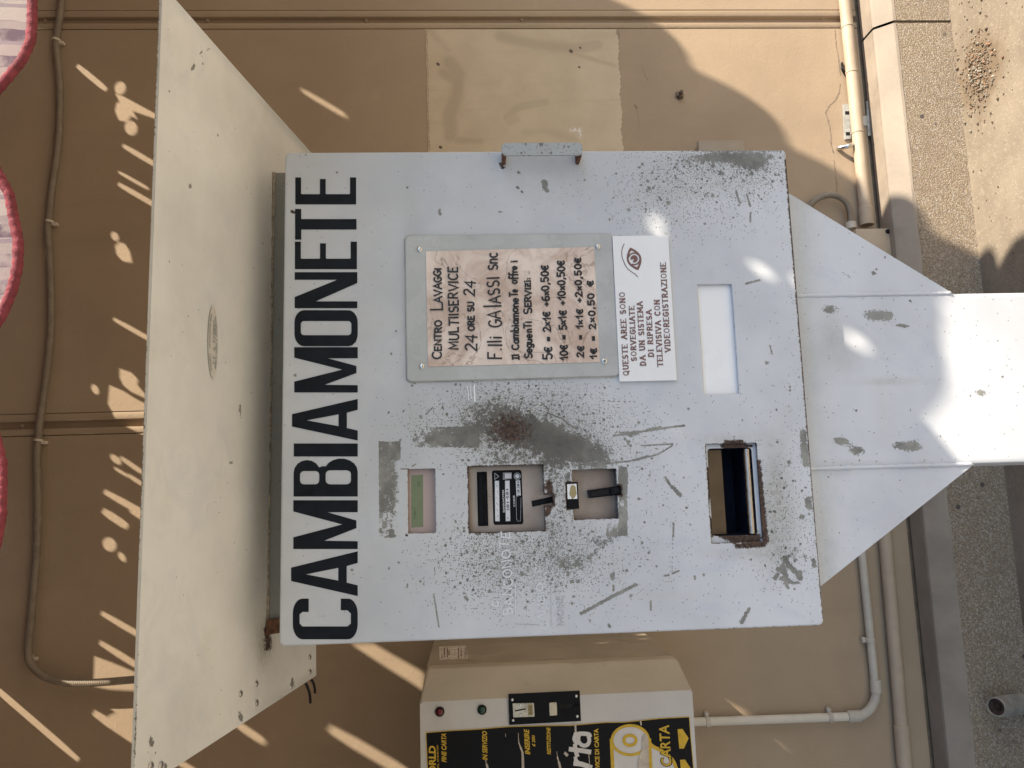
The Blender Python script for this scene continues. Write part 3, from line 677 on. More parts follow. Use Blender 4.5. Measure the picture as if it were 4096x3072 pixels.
bm = B(); corrugated(bm, smooth_path([on(3225, 880, YH), on(3236, 830, YH), on(3270, 795, YH), on(3323, 780, YH), on(3372, 797, YH), on(3398, 840, YH), on(3403, 900, YH)], 10), .0105); obj('hose', bm, 'conduit', fh, 'all')
bm = B(); p = on(3402, 890, YH); q = on(3405, 915, YH); tube(bm, [p, p.lerp(q, .1), q], lambda i: .017, 16); obj('hose_gland', bm, 'pvc', fh, True)
# corrugated conduit along the top
fc = empty('flexible_conduit', 'long grey corrugated conduit clipped across the upper wall above the canopy', 'conduit', loc=on(200, 1500, YW))
z = lambda l, ox, oy: [(ox+a/1.62, oy+b/1.62) for a, b in l]
path = [(262, -260)]+z([(400, 0), (370, 230), (365, 320), (385, 520), (388, 700), (380, 900), (362, 1050), (340, 1200), (318, 1400), (310, 1480), (318, 1600)], 0, 0)+z([(328, 150), (332, 350), (325, 550), (300, 780), (262, 1050), (250, 1170), (240, 1300), (245, 1500)], 0, 1024)+z([(245, 50), (235, 300), (210, 600), (192, 800), (183, 930), (200, 985), (260, 1050), (340, 1088), (430, 1106), (560, 1108), (700, 1100), (880, 1085), (1100, 1070), (1400, 1060), (1640, 1000), (1800, 860), (1860, 650)], 0, 2048)
YC = lambda i: YW-.014 if i < 24 else YW-.034
bm = B(); corrugated(bm, smooth_path([on(x, y, YC(i)) for i, (x, y) in enumerate(path)], 8), .0112); obj('conduit', bm, 'conduit', fc, 'all')
for (x, y, dx, dy) in ((225, 160, 1, .1), (198, 886, 1, .15), (154, 1760, 1, .05), (114, 2626, 1, 0)):
    c = on(x, y, YW-.014); bm = B(); ax = Vector((1, 0, -.12))
    tube(bm, [c-ax*.0035, c-ax*.003, c+ax*.003, c+ax*.0035], .0132, 16); box(bm, -.005, -.004, -.009, .005, .012, .009, .002, 1, Matrix.Translation(c+Vector((-.008, .002, -.014)))); obj('cable_clip', bm, 'clip', fc, True)
# small box on the wall seen past the door edge
eb = empty('electric_box', 'small plain beige box on the wall peeking past the right edge of the machine door', 'box', loc=on(2880, 570, YW))
Yb = YW-.085; a = on(2793, 562, Yb); b = on(2975, 563, Yb)
bm = B(); box(bm, a.x-.22, Yb, b.z, a.x, Yb+.018, a.z, .002, 2); obj('lid', bm, 'boxm', eb, True)
bm = B(); box(bm, a.x-.216, Yb+.018, b.z+.004, a.x-.004, YW-.001, a.z-.004, .002, 2); obj('housing', bm, 'boxm', eb, True)
# pipe stub sticking out of the kerb face, tilted upwards
base_ = on(4098, 2813, YF+.012); top_ = on(3984, 2828, YF-.062)
ps = empty('pipe_stub', 'short grey plastic pipe stub with a dark open end sticking out of the kerb', 'pipe', loc=base_)
ax = (top_-base_).normalized(); h = (top_-base_).length
bm = B(); lathe(bm, base_, ax, [(-.03, .029), (h*.55, .029), (h*.9, .0272), (h, .026), (h+.0015, .0245), (h, .0225), (h-.012, .022), (h-.012, 0)], 26); obj('sleeve', bm, 'stub', ps, True)
bm = B(); lathe(bm, base_, ax, [(h-.0115, 0), (h-.0115, .0218), (h-.001, .0216), (h-.003, .0150), (h-.010, .011), (h-.010, 0)], 20); obj('bore', bm, 'stubin', ps, True)
# loose gravel washed against the kerb
bm = B(); rnd = random.Random(3); cg = onz(3915, 290, 0)
for i in range(900):
    a, r_ = rnd.uniform(0, 6.283), abs(rnd.gauss(0, .5)); x = cg.x+math.cos(a)*r_*.17+rnd.gauss(0, .03); y = min(YF-.004, cg.y+math.sin(a)*r_*.10+rnd.gauss(0, .02)); q = rnd.choice((.0015, .002, .002, .003, .003, .004, .0055))*rnd.uniform(.7, 1.2)
    m4 = Matrix.Translation((x, y, q*.35)) @ Matrix.Rotation(rnd.uniform(0, 6), 4, Vector((rnd.random(), rnd.random(), rnd.random()+.1)).normalized()) @ Matrix.Diagonal((q, q*rnd.uniform(.6, 1), q*rnd.uniform(.5, .8), 1))
    n0 = len(bm.faces); bmesh.ops.create_icosphere(bm, subdivisions=1, radius=1, matrix=m4)
    bm.faces.ensure_lookup_table(); mi = rnd.choice((0, 0, 0, 0, 1, 1, 1, 2))
    for f in bm.faces[n0:]: f.material_index = mi
for i in range(60):
    x, y, q = rnd.uniform(.6, 1.9), rnd.uniform(1.95, YF-.01), rnd.uniform(.002, .004)
    bmesh.ops.create_icosphere(bm, subdivisions=1, radius=1, matrix=Matrix.Translation((x, y, q*.3)) @ Matrix.Diagonal((q, q*.8, q*.6, 1)))
g_ = obj('gravel', bm, None, None, mats=['grav1', 'grav2', 'grav3']); g_['kind'] = 'stuff'; tag(g_, 'loose brown and grey gravel washed against the sunlit kerb', 'gravel')
# ================================================================== THE COIN CHANGER
NM = Vector((0, -1, 0))
cc = empty('coin_changer', 'weathered white coin changing machine on a wide steel post with a sloping canopy', 'coin changer', mat=MM)
DW, DH = .59898, .64222
X0, X1 = -DW/2, DW/2; Z0, Z1 = ZC-DH/2, ZC+DH/2
def DX(x, y, dy=0): p = D(x, y, dy); return p.x, p.z
def hole(pts, dy=0):
    q = [D(x, y, dy) for x, y in pts]; return min(p.x for p in q), min(p.z for p in q), max(p.x for p in q), max(p.z for p in q)
def holem(pts):                    # mean edges of a measured quad TL,TR,BR,BL in machine x,z (real left/right)
    q = [D(x, y) for x, y in pts]
    return (q[0].x+q[3].x)/2, (q[2].z+q[3].z)/2, (q[1].x+q[2].x)/2, (q[0].z+q[1].z)/2
H_disp = holem([(1632, 2133), (1632, 1877), (1741.5, 1874), (1742, 2132)])
H_bill = holem([(1878, 2130), (1872, 1868), (2171, 1859), (2180, 2122)])
H_notch = (D(2190, 2021).x, D(2213, 2000).z, D(2190, 1979).x, H_bill[1])
H_coin = holem([(2296, 2077), (2288, 1878), (2464, 1876), (2473, 2075)])
H_btn = (D(2290, 2035).x, H_coin[3], D(2290, 1929).x, D(2266, 1980).z)
H_lever = (D(2475, 1981).x, D(2484, 1960).z, D(2475, 1942).x, H_coin[1])
H_blank = holem([(2816, 1579), (2790, 1138), (2928, 1137), (2955, 1574)])
H_tray = holem([(2846, 2171), (2823, 1778), (3021, 1772), (3056, 2168)])
HOLES = [H_disp, H_bill, H_notch, H_coin, H_btn, H_lever, H_blank, H_tray]
def door_front():
    st = .00125
    def lines(a, b, cuts):
        cuts = sorted({a, b} | {c for c in cuts if a < c < b}); out = []
        for p, q in zip(cuts[:-1], cuts[1:]):
            n = max(1, round((q-p)/st)); out += [p+(q-p)*i/n for i in range(n)]
        return np.array(out+[b])
    xs = lines(X0, X1, [h[i] for h in HOLES for i in (0, 2)]); zs = lines(Z0, Z1, [h[i] for h in HOLES for i in (1, 3)])
    nx, nz = len(xs), len(zs); XX, ZZ = np.meshgrid(xs, zs); X = XX.copy(); Z = ZZ.copy()
    # rounded outer corners and folded edge
    rc = .007; cx = np.clip(X, X0+rc, X1-rc); cz = np.clip(Z, Z0+rc, Z1-rc); ox, oz = X-cx, Z-cz; d = np.hypot(ox, oz); m = (d > rc)
    X[m] = cx[m]+ox[m]/d[m]*rc; Z[m] = cz[m]+oz[m]/d[m]*rc
    cx = np.clip(X, X0+rc, X1-rc); cz = np.clip(Z, Z0+rc, Z1-rc); ed = rc-np.hypot(X-cx, Z-cz)
    fr = .0022; t = np.clip(fr-ed, 0, fr); Y = DY+fr-np.sqrt(np.maximum(fr*fr-t*t, 0))
    Y = Y+.0007*np.sin(X*9+1)*np.sin(Z*8)*np.clip(ed/.05, 0, 1)        # the sheet is not quite flat
    co = np.stack([X, Y, Z], -1).reshape(-1, 3)
    idx = np.arange(nx*nz).reshape(nz, nx)
    keep = np.ones((nz-1, nx-1), bool); mx, mz = (xs[:-1]+xs[1:])/2, (zs[:-1]+zs[1:])/2
    for h in HOLES: keep[np.ix_((mz > h[1]) & (mz < h[3]), (mx > h[0]) & (mx < h[2]))] = False
    F = np.stack([idx[:-1, :-1], idx[:-1, 1:], idx[1:, 1:], idx[1:, :-1]], -1)[keep]
    # side walls where the sheet ends (openings and outer rim)
    pad = np.pad(keep, 1); extra = []; ev = []; base = len(co); mp = {}
    def back(i, dep):
        if (i, dep) not in mp: mp[(i, dep)] = base+len(ev); p = co[i].copy(); p[1] = DY+dep; ev.append(p)
        return mp[(i, dep)]
    for j in range(nz-1):
        for i in range(nx-1):
            if not keep[j, i]: continue
            for dj, di, a, b in ((-1, 0, (j, i), (j, i+1)), (1, 0, (j+1, i+1), (j+1, i)), (0, -1, (j+1, i), (j, i)), (0, 1, (j, i+1), (j+1, i+1))):
                if not pad[j+1+dj, i+1+di]:
                    rim = not (0 <= j+dj < nz-1 and 0 <= i+di < nx-1); dep = .026 if rim else .003
                    p, q = idx[a], idx[b]; extra.append((p, back(p, dep), back(q, dep), q))
    co = np.vstack([co, np.array(ev)]); faces = np.vstack([F, np.array(extra)])
    me = bpy.data.meshes.new('door'); nv, nf = len(co), len(faces)
    me.vertices.add(nv); me.vertices.foreach_set('co', co.ravel()); me.loops.add(nf*4); me.loops.foreach_set('vertex_index', faces.ravel().astype(np.int32))
    me.polygons.add(nf); me.polygons.foreach_set('loop_start', np.arange(0, nf*4, 4, dtype=np.int32)); me.update(calc_edges=True); me.validate()
    sm = np.ones(nf, bool); sm[len(F):] = False; me.polygons.foreach_set('use_smooth', sm)
    me.materials.append(M['paint']); o = bpy.data.objects.new('door', me); COL.objects.link(o); o.parent = cc; WM['door'] = WM[cc.name]
    return o
def sc(pts): return [(x*K, y*K) for x, y in pts]
def door_wear(px, py):
    g = lambda cx, cy, sx, sy, a, r=0: gauss(px, py, cx*K, cy*K, sx*K, sy*K, a, r)
    ln = lambda pts, wd: np.clip(1.0-.5*segd(px, py, sc(pts))/wd, 0, 1)
    dots = g(1120, 925, 90, 62, .95, 10)+g(1040, 900, 60, 40, .4)+g(1190, 900, 90, 45, .45)+g(1110, 1215, 95, 50, .75, 4)+g(1060, 1230, 60, 45, .5)+g(1250, 1215, 60, 45, .4)
    dots += g(1215, 1090, 22, 80, .55)+g(1565, 350, 85, 26, .95)+g(1495, 410, 85, 50, .55)+g(1640, 365, 40, 40, .5)+g(1400, 420, 70, 50, .16)
    dots += g(1720, 1080, 60, 100, .22)+g(1690, 1200, 50, 50, .2)+g(1350, 1130, 120, 140, .10)+g(1300, 960, 70, 50, .35)+.007
    dots += g(1060, 1150, 40, 20, .5)+g(920, 925, 50, 25, .25)+g(1100, 1020, 60, 30, .5)+g(1720, 720, 30, 200, .06)
    wear = g(1105, 930, 62, 38, .40, 12)+g(1215, 955, 75, 24, .42, 16)+g(1280, 985, 42, 20, .30, 20)+g(1195, 1010, 30, 60, .26)+g(1190, 1145, 22, 40, .22)
    wear += g(1290, 1030, 45, 14, .26)+g(1100, 1215, 70, 36, .26)+g(1272, 1205, 34, 22, .25, -20)+g(1222, 1225, 26, 22, .20)+g(1300, 1165, 40, 12, .26)+g(1060, 1000, 60, 20, .22)
    wear += g(1585, 338, 75, 10, .36)+g(1630, 355, 26, 16, .40)+g(1520, 348, 70, 14, .20)+g(1010, 935, 30, 20, .22)+g(1060, 880, 50, 20, .18)+g(950, 945, 40, 18, .26)
    # glue patches and flaked strips
    nz_ = np.sin(px*.055)*np.sin(py*.047+1)*.5+np.sin(px*.13+2)*np.sin(py*.11)*.5
    glue = rectf(px, py, 818*K, 953*K, 866*K, 1162*K, 3); bite = np.clip((px/K-848)/14, 0, 1)*np.clip((py/K-985)/14, 0, 1)
    wear += glue*(.46-.28*bite+.12*nz_-.24*np.clip((py/K-1085)/40, 0, 1)*(nz_ > -.1))
    wear += rectf(px, py, 1336*K, 1008*K, 1356*K, 1158*K, 3)*(.44+.22*nz_)+rectf(px, py, 1310*K, 1130*K, 1354*K, 1158*K, 3)*(.30+.2*nz_)
    wear += rectf(px, py, 890*K, 922*K, 1035*K, 967*K, 4)*np.clip((py/K-922+(px/K-890)*.9-22)/8, 0, 1)*(.20+.12*nz_)
    wear += g(1700, 1225, 14, 22, .5, 25)*(.7+nz_)+g(1715, 1258, 16, 6, .4)
    mark = np.zeros(px.shape)
    for pts, wd in (([(1256, 1325), (1285, 1309), (1320, 1290), (1374, 1263)], 7), ([(1310, 1002), (1375, 994), (1420, 982), (1452, 963), (1453, 959), (1385, 963)], 3.2), ([(1355, 998), (1400, 984)], 3),
                    ([(1325, 941), (1400, 930), (1478, 919)], 4.5), ([(1345, 937), (1378, 935)], 8), ([(1400, 929), (1427, 924)], 7), ([(1437, 1030), (1444, 1044), (1470, 1070)], 3), ([(1452, 1052), (1470, 1070)], 8), ([(1440, 1035), (1446, 1046)], 6),
                    ([(1455, 1130), (1454, 1160)], 4), ([(1611, 613), (1641, 605)], 4.5), ([(1663, 746), (1668, 765)], 3.5), ([(950, 453), (949, 461), (952, 463)], 5), ([(1175, 393), (1178, 398)], 11), ([(1175, 404), (1182, 412)], 8),
                    ([(1120, 372), (1121, 373)], 6), ([(1118, 405), (1119, 406)], 6), ([(1127, 414), (1128, 415)], 5), ([(937, 1283), (942, 1316), (948, 1354)], 3.4), ([(1613, 420), (1621, 446)], 4), ([(1621, 460), (1621, 480)], 4),
                    ([(1590, 412), (1596, 435)], 4), ([(1610, 1330), (1602, 1345)], 8), ([(1618, 1316), (1612, 1326)], 8), ([(1500, 1245), (1501, 1250)], 5), ([(880, 1262), (880, 1268)], 4), ([(866, 1013), (882, 1013)], 2.5), ([(1066, 990), (1095, 1000)], 3),
                    ([(1695, 1205), (1705, 1222), (1718, 1236)], 11), ([(1692, 1222), (1699, 1252)], 10), ([(1726, 1238), (1728, 1248)], 12), ([(1688, 1250), (1706, 1255)], 9), ([(1680, 1240), (1674, 1250)], 8), ([(1696, 1260), (1703, 1270)], 7),
                    ([(1735, 935), (1738, 985)], 14), ([(1741, 970), (1742, 1000)], 16), ([(1745, 1080), (1748, 1095)], 14), ([(1770, 1175), (1772, 1190)], 14), ([(1757, 1210), (1759, 1222)], 9), ([(890, 1007), (898, 1003)], 3),
                    ([(1320, 1245), (1326, 1237)], 6), ([(1324, 1240), (1323, 1250)], 7), ([(1325, 1265), (1325, 1275)], 5), ([(1405, 1300), (1406, 1318)], 4), ([(1315, 1350), (1317, 1353)], 6), ([(1452, 1239), (1466, 1233)], 4.5), ([(1435, 1244), (1445, 1242)], 4),
                    ([(1005, 1290), (1010, 1296)], 6), ([(860, 1215), (862, 1216)], 4), ([(1118, 1010), (1095, 1012)], 4), ([(1000, 950), (1012, 938), (1035, 935)], 3), ([(1215, 990), (1280, 1002), (1320, 1000)], 4), ([(1250, 1003), (1310, 1008)], 3),
                    ([(1170, 870), (1185, 885), (1180, 900)], 3), ([(1185, 893), (1215, 905), (1240, 925)], 3), ([(870, 890), (874, 886)], 3), ([(920, 895), (935, 880)], 3)):
        mark = np.maximum(mark, ln(pts, wd))
    t = np.clip((py/K-1120)/115, 0, 1); mark = np.maximum(mark, np.clip(1-.5*segd(px, py, sc([(1453.5, 1165), (1452, 1232)]))/2.4, 0, 1)*(np.sin(py*.35) > .2))
    mark = np.maximum(mark, np.clip(1-.5*segd(px, py, sc([(1325, 933), (1385, 936)]))/2.2, 0, 1)*(np.sin(px*.5) > 0)); mark = np.maximum(mark, np.clip(1-.5*segd(px, py, sc([(1302, 866), (1372, 868)]))/2.2, 0, 1)*(np.sin(px*.3) > -.2))
    rust = g(1102, 926, 56, 38, .70, 10)+g(1215, 1010, 60, 10, .0)
    for H, wd, a in ((H_disp, .0012, .45), (H_bill, .0022, .62), (H_coin, .0016, .5), (H_notch, .0030, .75), (H_tray, .0020, .56), (H_lever, .003, .7), (H_btn, .0025, .62), (H_blank, .0010, .36)):
        cw = np.array([[H[0], H[1]], [H[2], H[1]], [H[2], H[3]], [H[0], H[3]]])
        P = np.array([list(MM @ Vector((x, DY, z_))) for x, z_ in cw]); qx, qy = project(P); pts = list(zip(qx, qy)); pts.append(pts[0])
        rust = np.maximum(rust, np.clip(a*1.25-segd(px, py, pts)/(wd*3300)*.45, 0, 1))
    rust = np.maximum(rust, np.clip(1.1-segd(px, py, [(3030, 1850), (3040, 1960), (3062, 2165)])/15*.62, 0, 1)); rust = np.maximum(rust, np.clip(1.05-segd(px, py, [(2950, 2184), (3052, 2176)])/13*.55, 0, 1))
    rust = np.maximum(rust, np.clip(1.0-segd(px, py, [(2905, 1770), (2965, 1768)])/12*.55, 0, 1)); rust = np.maximum(rust, np.clip(1.0-segd(px, py, sc([(1185, 1045), (1192, 1085), (1180, 1110)]))/17*.55, 0, 1))
    rust = np.maximum(rust, np.clip(.9-segd(px, py, sc([(630, 457), (636, 459)]))/7*.5, 0, 1)); rust = np.maximum(rust, np.clip(.9-segd(px, py, sc([(878, 1155), (879, 1157)]))/6*.5, 0, 1)); rust = np.maximum(rust, np.clip(.85-segd(px, py, sc([(1082, 355), (1086, 362)]))/12*.5, 0, 1))
    # rim of the sheet along the right and the bottom
    rim = segd(px, py, [(1160, 606), (3120, 597)]); rust = np.maximum(rust, np.clip(.62-rim/9*.5, 0, 1)*np.clip((px/K-1350)/300, 0, 1)); mark = np.maximum(mark, np.clip(.8-rim/14*.5, 0, 1)*np.clip((px/K-1330)/200, 0, 1))
    rim = segd(px, py, [(3142, 640), (3294, 2470)]); rust = np.maximum(rust, np.clip(.75-rim/10*.5, 0, 1)); mark = np.maximum(mark, np.clip(.58-rim/18*.5, 0, 1))
    rim = segd(px, py, [(1135, 2583), (3290, 2500)]); mark = np.maximum(mark, np.clip(.55-rim/8*.4, 0, 1)*np.clip((px-1900)/900, 0, .9))
    grime = g(1672, 1075, 22, 90, .75, 4)+g(1690, 1130, 30, 60, .45)+g(1620, 1195, 70, 10, .35)+g(1570, 950, 55, 10, .4)+g(1115, 930, 95, 50, .85, 10)+g(1240, 965, 50, 22, .35)+g(1110, 1200, 80, 50, .32)+g(1215, 1085, 40, 80, .35)+g(1550, 360, 110, 40, .28)
    grime += g(1010, 1080, 120, 90, .16)+g(925, 1190, 40, 60, .12)+g(890, 670, 16, 190, .28)+g(1175, 405, 60, 40, .2)
    return {'dots': np.clip(dots, 0, 1), 'wear': np.clip(wear*1.0, 0, .55), 'mark': mark, 'rust': np.clip(rust, 0, 1), 'grime': np.clip(grime, 0, .8)}
door = door_front(); paint(door, door_wear)
# big black lettering
def bigletters():
    bm = B()
    def P(x, y): return D(x, y)+NM*.0004
    def L(y0, y1, polys):          # letter from photo rows y0 (right) to y1 (left); polys in unit box
        ym = (y0+y1)/2; xt = 1181.5-(ym-750)*.0058; xb = 1424.5+min(6.5, (ym-750)*.012)
        f = lambda q: P(xb+(xt-xb)*q[1], y1+(y0-y1)*q[0])
        for pl in polys:
            if isinstance(pl, tuple): flat_with_holes(bm, [Vector(p) for p in pl[0]], [[Vector(p) for p in h] for h in pl[1]], f)
            else: flat_with_holes(bm, [Vector(p) for p in pl], [], f)
    def rr(x0, z0, x1, z1, rx, rz, n=6):
        o = []
        for cx, cz, a0 in ((x1-rx, z1-rz, 0), (x0+rx, z1-rz, 90), (x0+rx, z0+rz, 180), (x1-rx, z0+rz, 270)):
            for i in range(n+1): a = math.radians(a0+90*i/n); o.append((cx+rx*math.cos(a), cz+rz*math.sin(a)))
        return o
    C_ = [(.98, .70), (.98, .80)]+[(.62+.36*math.cos(a), .85+.15*math.sin(a)) for a in np.linspace(0, math.pi/2, 7)]+[(.36+.36*math.cos(a)-.0, .85+.15*math.sin(a)) for a in np.linspace(math.pi/2, math.pi, 7)]+[(.36+.36*math.cos(a), .15+.15*math.sin(a)) for a in np.linspace(math.pi, 1.5*math.pi, 7)]+[(.62+.36*math.cos(a), .15+.15*math.sin(a)) for a in np.linspace(1.5*math.pi, 2*math.pi, 7)]+[(.98, .26), (.70, .26), (.70, .16), (.62, .105), (.38, .105), (.31, .16), (.31, .85), (.38, .895), (.60, .895), (.66, .85), (.66, .755), (.94, .755)]
    C_ = [p for p in C_ if p not in ((.98, .70), (.94, .755))]; i = C_.index((.66, .755)); C_.insert(i+1, (.98, .755))
    A_ = ([(0, 0), (.335, 1.03), (.635, 1.03), (1, 0), (.74, 0), (.67, .17), (.30, .17), (.24, 0)], [[(.345, .30), (.63, .30), (.485, .80)]])
    M_ = [(0, 0), (0, 1), (.25, 1), (.50, .26), (.76, 1), (1, 1), (1, 0), (.76, 0), (.745, .50), (.55, 0), (.46, 0), (.165, .52), (.16, 0)]
    M_ = [(0, 0), (0, 1), (.24, 1), (.505, .24), (.77, 1), (1, 1), (1, 0), (.755, 0), (.755, .47), (.585, .02), (.43, .02), (.17, .52), (.16, 0)]
    B_ = ([(0, 0), (0, 1), (.62, 1)]+[(.62+.34*math.cos(a), .79+.21*math.sin(a)) for a in np.linspace(math.pi/2, -.5*math.pi*.72, 8)]+[(.80, .545)]+[(.66+.34*math.cos(a), .26+.26*math.sin(a)) for a in np.linspace(.5*math.pi*.75, -math.pi/2, 9)], [rr(.32, .60, .67, .90, .10, .06, 3), rr(.32, .105, .69, .50, .10, .07, 3)])
    I_ = [(0, 0), (0, 1), (1, 1), (1, 0)]
    O_ = (rr(0, 0, 1, 1, .34, .15), [rr(.305, .10, .70, .90, .09, .05, 3)])
    N_ = [(0, 0), (0, 1), (.31, 1), (.79, .32), (.79, 1), (1, 1), (1, 0), (.70, 0), (.19, .665), (.19, 0)]
    E_ = [(0, 0), (0, 1), (1, 1), (1, .905), (.40, .905), (.38, .89), (.38, .605), (.40, .595), (.94, .595), (.94, .50), (.40, .50), (.38, .49), (.38, .115), (.40, .10), (1, .10), (1, 0)]
    T_ = [(0, 1), (1, 1), (1, .90), (.67, .90), (.67, 0), (.33, 0), (.33, .90), (0, .90)]
    for y0, y1, g in ((2391, 2557, C_), (2205, 2384, A_), (2001, 2196, M_), (1834, 1986, B_), (1774, 1826, I_), (1596, 1762, A_), (1389, 1570, M_), (1241, 1385, O_), (1089, 1233, N_), (967, 1077, E_), (836, 959, T_), (710, 818, E_)):
        L(y0, y1, [g])
    return obj('lettering', bm, 'letter', door, label='bold black vinyl letters across the top of the door', local=True)
bigletters()
def lbox(bm, H, y0, y1, grow=0.0, bev=0.0): return box(bm, H[0]-grow, DY+y0, H[1]-grow, H[2]+grow, DY+y1, H[3]+grow, bev)
# handwriting left on the bare paint
for txt, a, b, h_, wd, lab in (('BANCONOTE', (2052, 2455), (2035, 2130), 34, .0017, 'white marker word BANCONOTE, half worn off'), ('CAMBIO', (2188, 2515), (2168, 2330), 26, .0014, 'faint white marker word CAMBIO'), ('C', (1995, 2425), (1990, 2405), 24, .0019, 'single white marker letter')):
    bm = B(); write(bm, txt, D, a, b, h_, wd, NM, rnd=.3)
    if txt == 'BANCONOTE': ribbon(bm, [D(2062, 2460), D(2060, 2340)], .0012, NM)
    bmesh.ops.translate(bm, verts=bm.verts[:], vec=NM*.0005); obj('marker_writing', bm, 'oldmarker', door, label=lab, local=True)
bm = B(); ribbon(bm, [D(1897, 1540), D(1899, 1606)], .0018, NM); ribbon(bm, [D(1870, 1545), D(1876, 1600)], .0010, NM); ribbon(bm, [D(1882, 1540), D(1885, 1596)], .0008, NM)
bmesh.ops.translate(bm, verts=bm.verts[:], vec=NM*.0005); obj('marker_stroke', bm, 'chalk', door, label='short white marker strokes under the note', local=True)
bm = B(); write(bm, 'MONETE', D, (2258, 2500), (2246, 2325), 26, .0008, NM, rnd=.2); ribbon(bm, [D(2205, 2505), D(2198, 2090)], .0005, NM); ribbon(bm, [D(2060, 2495), D(2165, 2500)], .0006, NM)
bmesh.ops.translate(bm, verts=bm.verts[:], vec=NM*.0005); obj('pencil_writing', bm, 'pencil', door, label='faint pencilled word MONETE', local=True)
# display
bm = B(); lbox(bm, H_disp, .007, .010, .006); disp = obj('display_window', bm, 'bezel', cc, local=True)
dq = .0068; q = [D(x, y, dq) for x, y in ((1645, 2110), (1645, 1901), (1692, 1899), (1693, 2108))]
bm = B(); prism(bm, q, (0, .002, 0)); obj('display_glass', bm, 'lcd', disp, local=True)
bm = B(); PD = lambda x, y: D(x, y, dq)+NM*.0003
write(bm, 'ITALY', PD, (1668, 2075), (1661, 2028), 10, .0005, NM); ribbon(bm, [PD(1680, 2018), PD(1680, 2008)], .0005, NM); write(bm, '50', PD, (1682, 1945), (1680, 1925), 10, .0005, NM)
obj('display_text', bm, 'lcddark', disp, local=True)
# bill acceptor
dq = .026; PB = lambda x, y, l=0.0: D(x, y, dq)+NM*l
bm = B(); box(bm, H_bill[0]-.012, DY+dq, H_notch[1]-.012, H_bill[2]+.012, DY+dq+.003, H_bill[3]+.012); ba = obj('bill_acceptor', bm, 'plate', cc, local=True)
def recess_walls(H, dep, gap=.004):
    bm = B(); g = gap
    for a in ((H[0]-g-.002, H[0]-g, H[1]-g, H[3]+g), (H[2]+g, H[2]+g+.002, H[1]-g, H[3]+g)): box(bm, a[0], DY+.003, a[2], a[1], DY+dep, a[3])
    for a in ((H[1]-g-.002, H[1]-g), (H[3]+g, H[3]+g+.002)): box(bm, H[0]-g, DY+.003, a[0], H[2]+g, DY+dep, a[1])
    return bm
obj('recess_frame', recess_walls((H_bill[0], H_notch[1], H_bill[2], H_bill[3]), dq, .011), 'black', ba, local=True)
sl = [PB(x, y) for x, y in ((1912, 2104), (1907, 1888), (1947, 1887), (1953, 2103))]
bm = B(); prism(bm, [p+NM*.0006 for p in sl], (0, .0004, 0)); s_ = obj('bill_slot', bm, 'hollow', ba, local=True)
bm = B()
for a, b in ((0, 1), (1, 2), (2, 3), (3, 0)):
    ce = sum(sl, Vector())/4; prism(bm, [sl[a]+NM*.0008, sl[b]+NM*.0008, sl[b].lerp(ce, .06)+NM*.0008, sl[a].lerp(ce, .06)+NM*.0008], NM*.003)
prism(bm, [PB(1917, 2098, .0012), PB(1915, 1898, .0012), PB(1930, 1898, .0012), PB(1932, 2098, .0012)], NM*.004); prism(bm, [PB(1936, 2094, .0012), PB(1930, 2094, .0012), PB(1930, 2090, .0012), PB(1936, 2090, .0012)], NM*.005)
obj('slot_mouth', bm, 'black', ba, local=True)
lb = rounded(0, 0, 1, 1, .06, 4); cq = [PB(x, y, .0004) for x, y in ((1974, 2100), (1967, 1882), (2086, 1879), (2094, 2097))]
bm = B(); f = lambda u, v, l=0.0: quad(cq[0], cq[1], cq[2], cq[3], u, 1-v)+NM*l
poly(bm, [f(u, v) for u, v in lb]); lab = obj('instruction_label', bm, 'black', ba, label='black instruction label for banknotes and coins', local=True)
bm = B()
for pts in (((1981, 2085), (1979, 1923), (1996, 1923), (1998.5, 2085)), ((2023, 2085), (2020, 1923), (2038, 1922), (2041, 2084)), ((2066, 1986), (2063, 1922), (2080, 1921), (2083, 1982))): poly(bm, [PB(x, y, .0007) for x, y in pts])
fonttext(bm, 'BANKNOTES', lambda x, y: PB(x, y), (2019, 2049), (2016, 1960), 7.5, NM, .012, lift=.0007); fonttext(bm, 'COINS', lambda x, y: PB(x, y), (2061, 2027), (2059, 1982), 7.5, NM, .012, lift=.0007)
for pts in ([(1979, 1918), (1995, 1905), (1979, 1893), (1979, 1918)], [(2013, 1917), (2045, 1914), (2045, 1891), (2013, 1892), (2013, 1917)], [(2019, 1916), (2019, 1893)]): ribbon(bm, [PB(x, y, .0007) for x, y in pts], .0005, NM)
poly(bm, [PB(x, y, .00068) for x, y in ((2020, 1914), (2044, 1912), (2044, 1893), (2020, 1894))])
ribbon(bm, [PB(2069+13*math.cos(a), 1905+13*math.sin(a), .0007) for a in np.linspace(0, 6.283, 22)], .0005, NM); poly(bm, [PB(2069+9*math.cos(a), 1905+9*math.sin(a), .0007) for a in np.linspace(0, 6.28, 20)[:-1]])
ribbon(bm, [PB(2064, 1990, .0007), PB(2066, 2075, .0007), PB(2070, 2084, .0007), PB(2082, 2084, .0007), PB(2084, 1990, .0007)], .00025, NM)
obj('label_print', bm, 'chalk', ba, local=True)
bm = B(); write(bm, '5.00 \u20ac -10.00 \u20ac', PB, (2036, 2040), (2033, 1955), 9, .00055, NM); write(bm, '0 1.00 2.00 \u20ac', PB, (2078, 1984), (2076, 1926), 8, .0005, NM)
for k_ in range(6): ribbon(bm, [PB(1983+random.random()*9, 1940+k_*24, 0), PB(1985+random.random()*9, 1948+k_*24, 0)], .0003, NM)
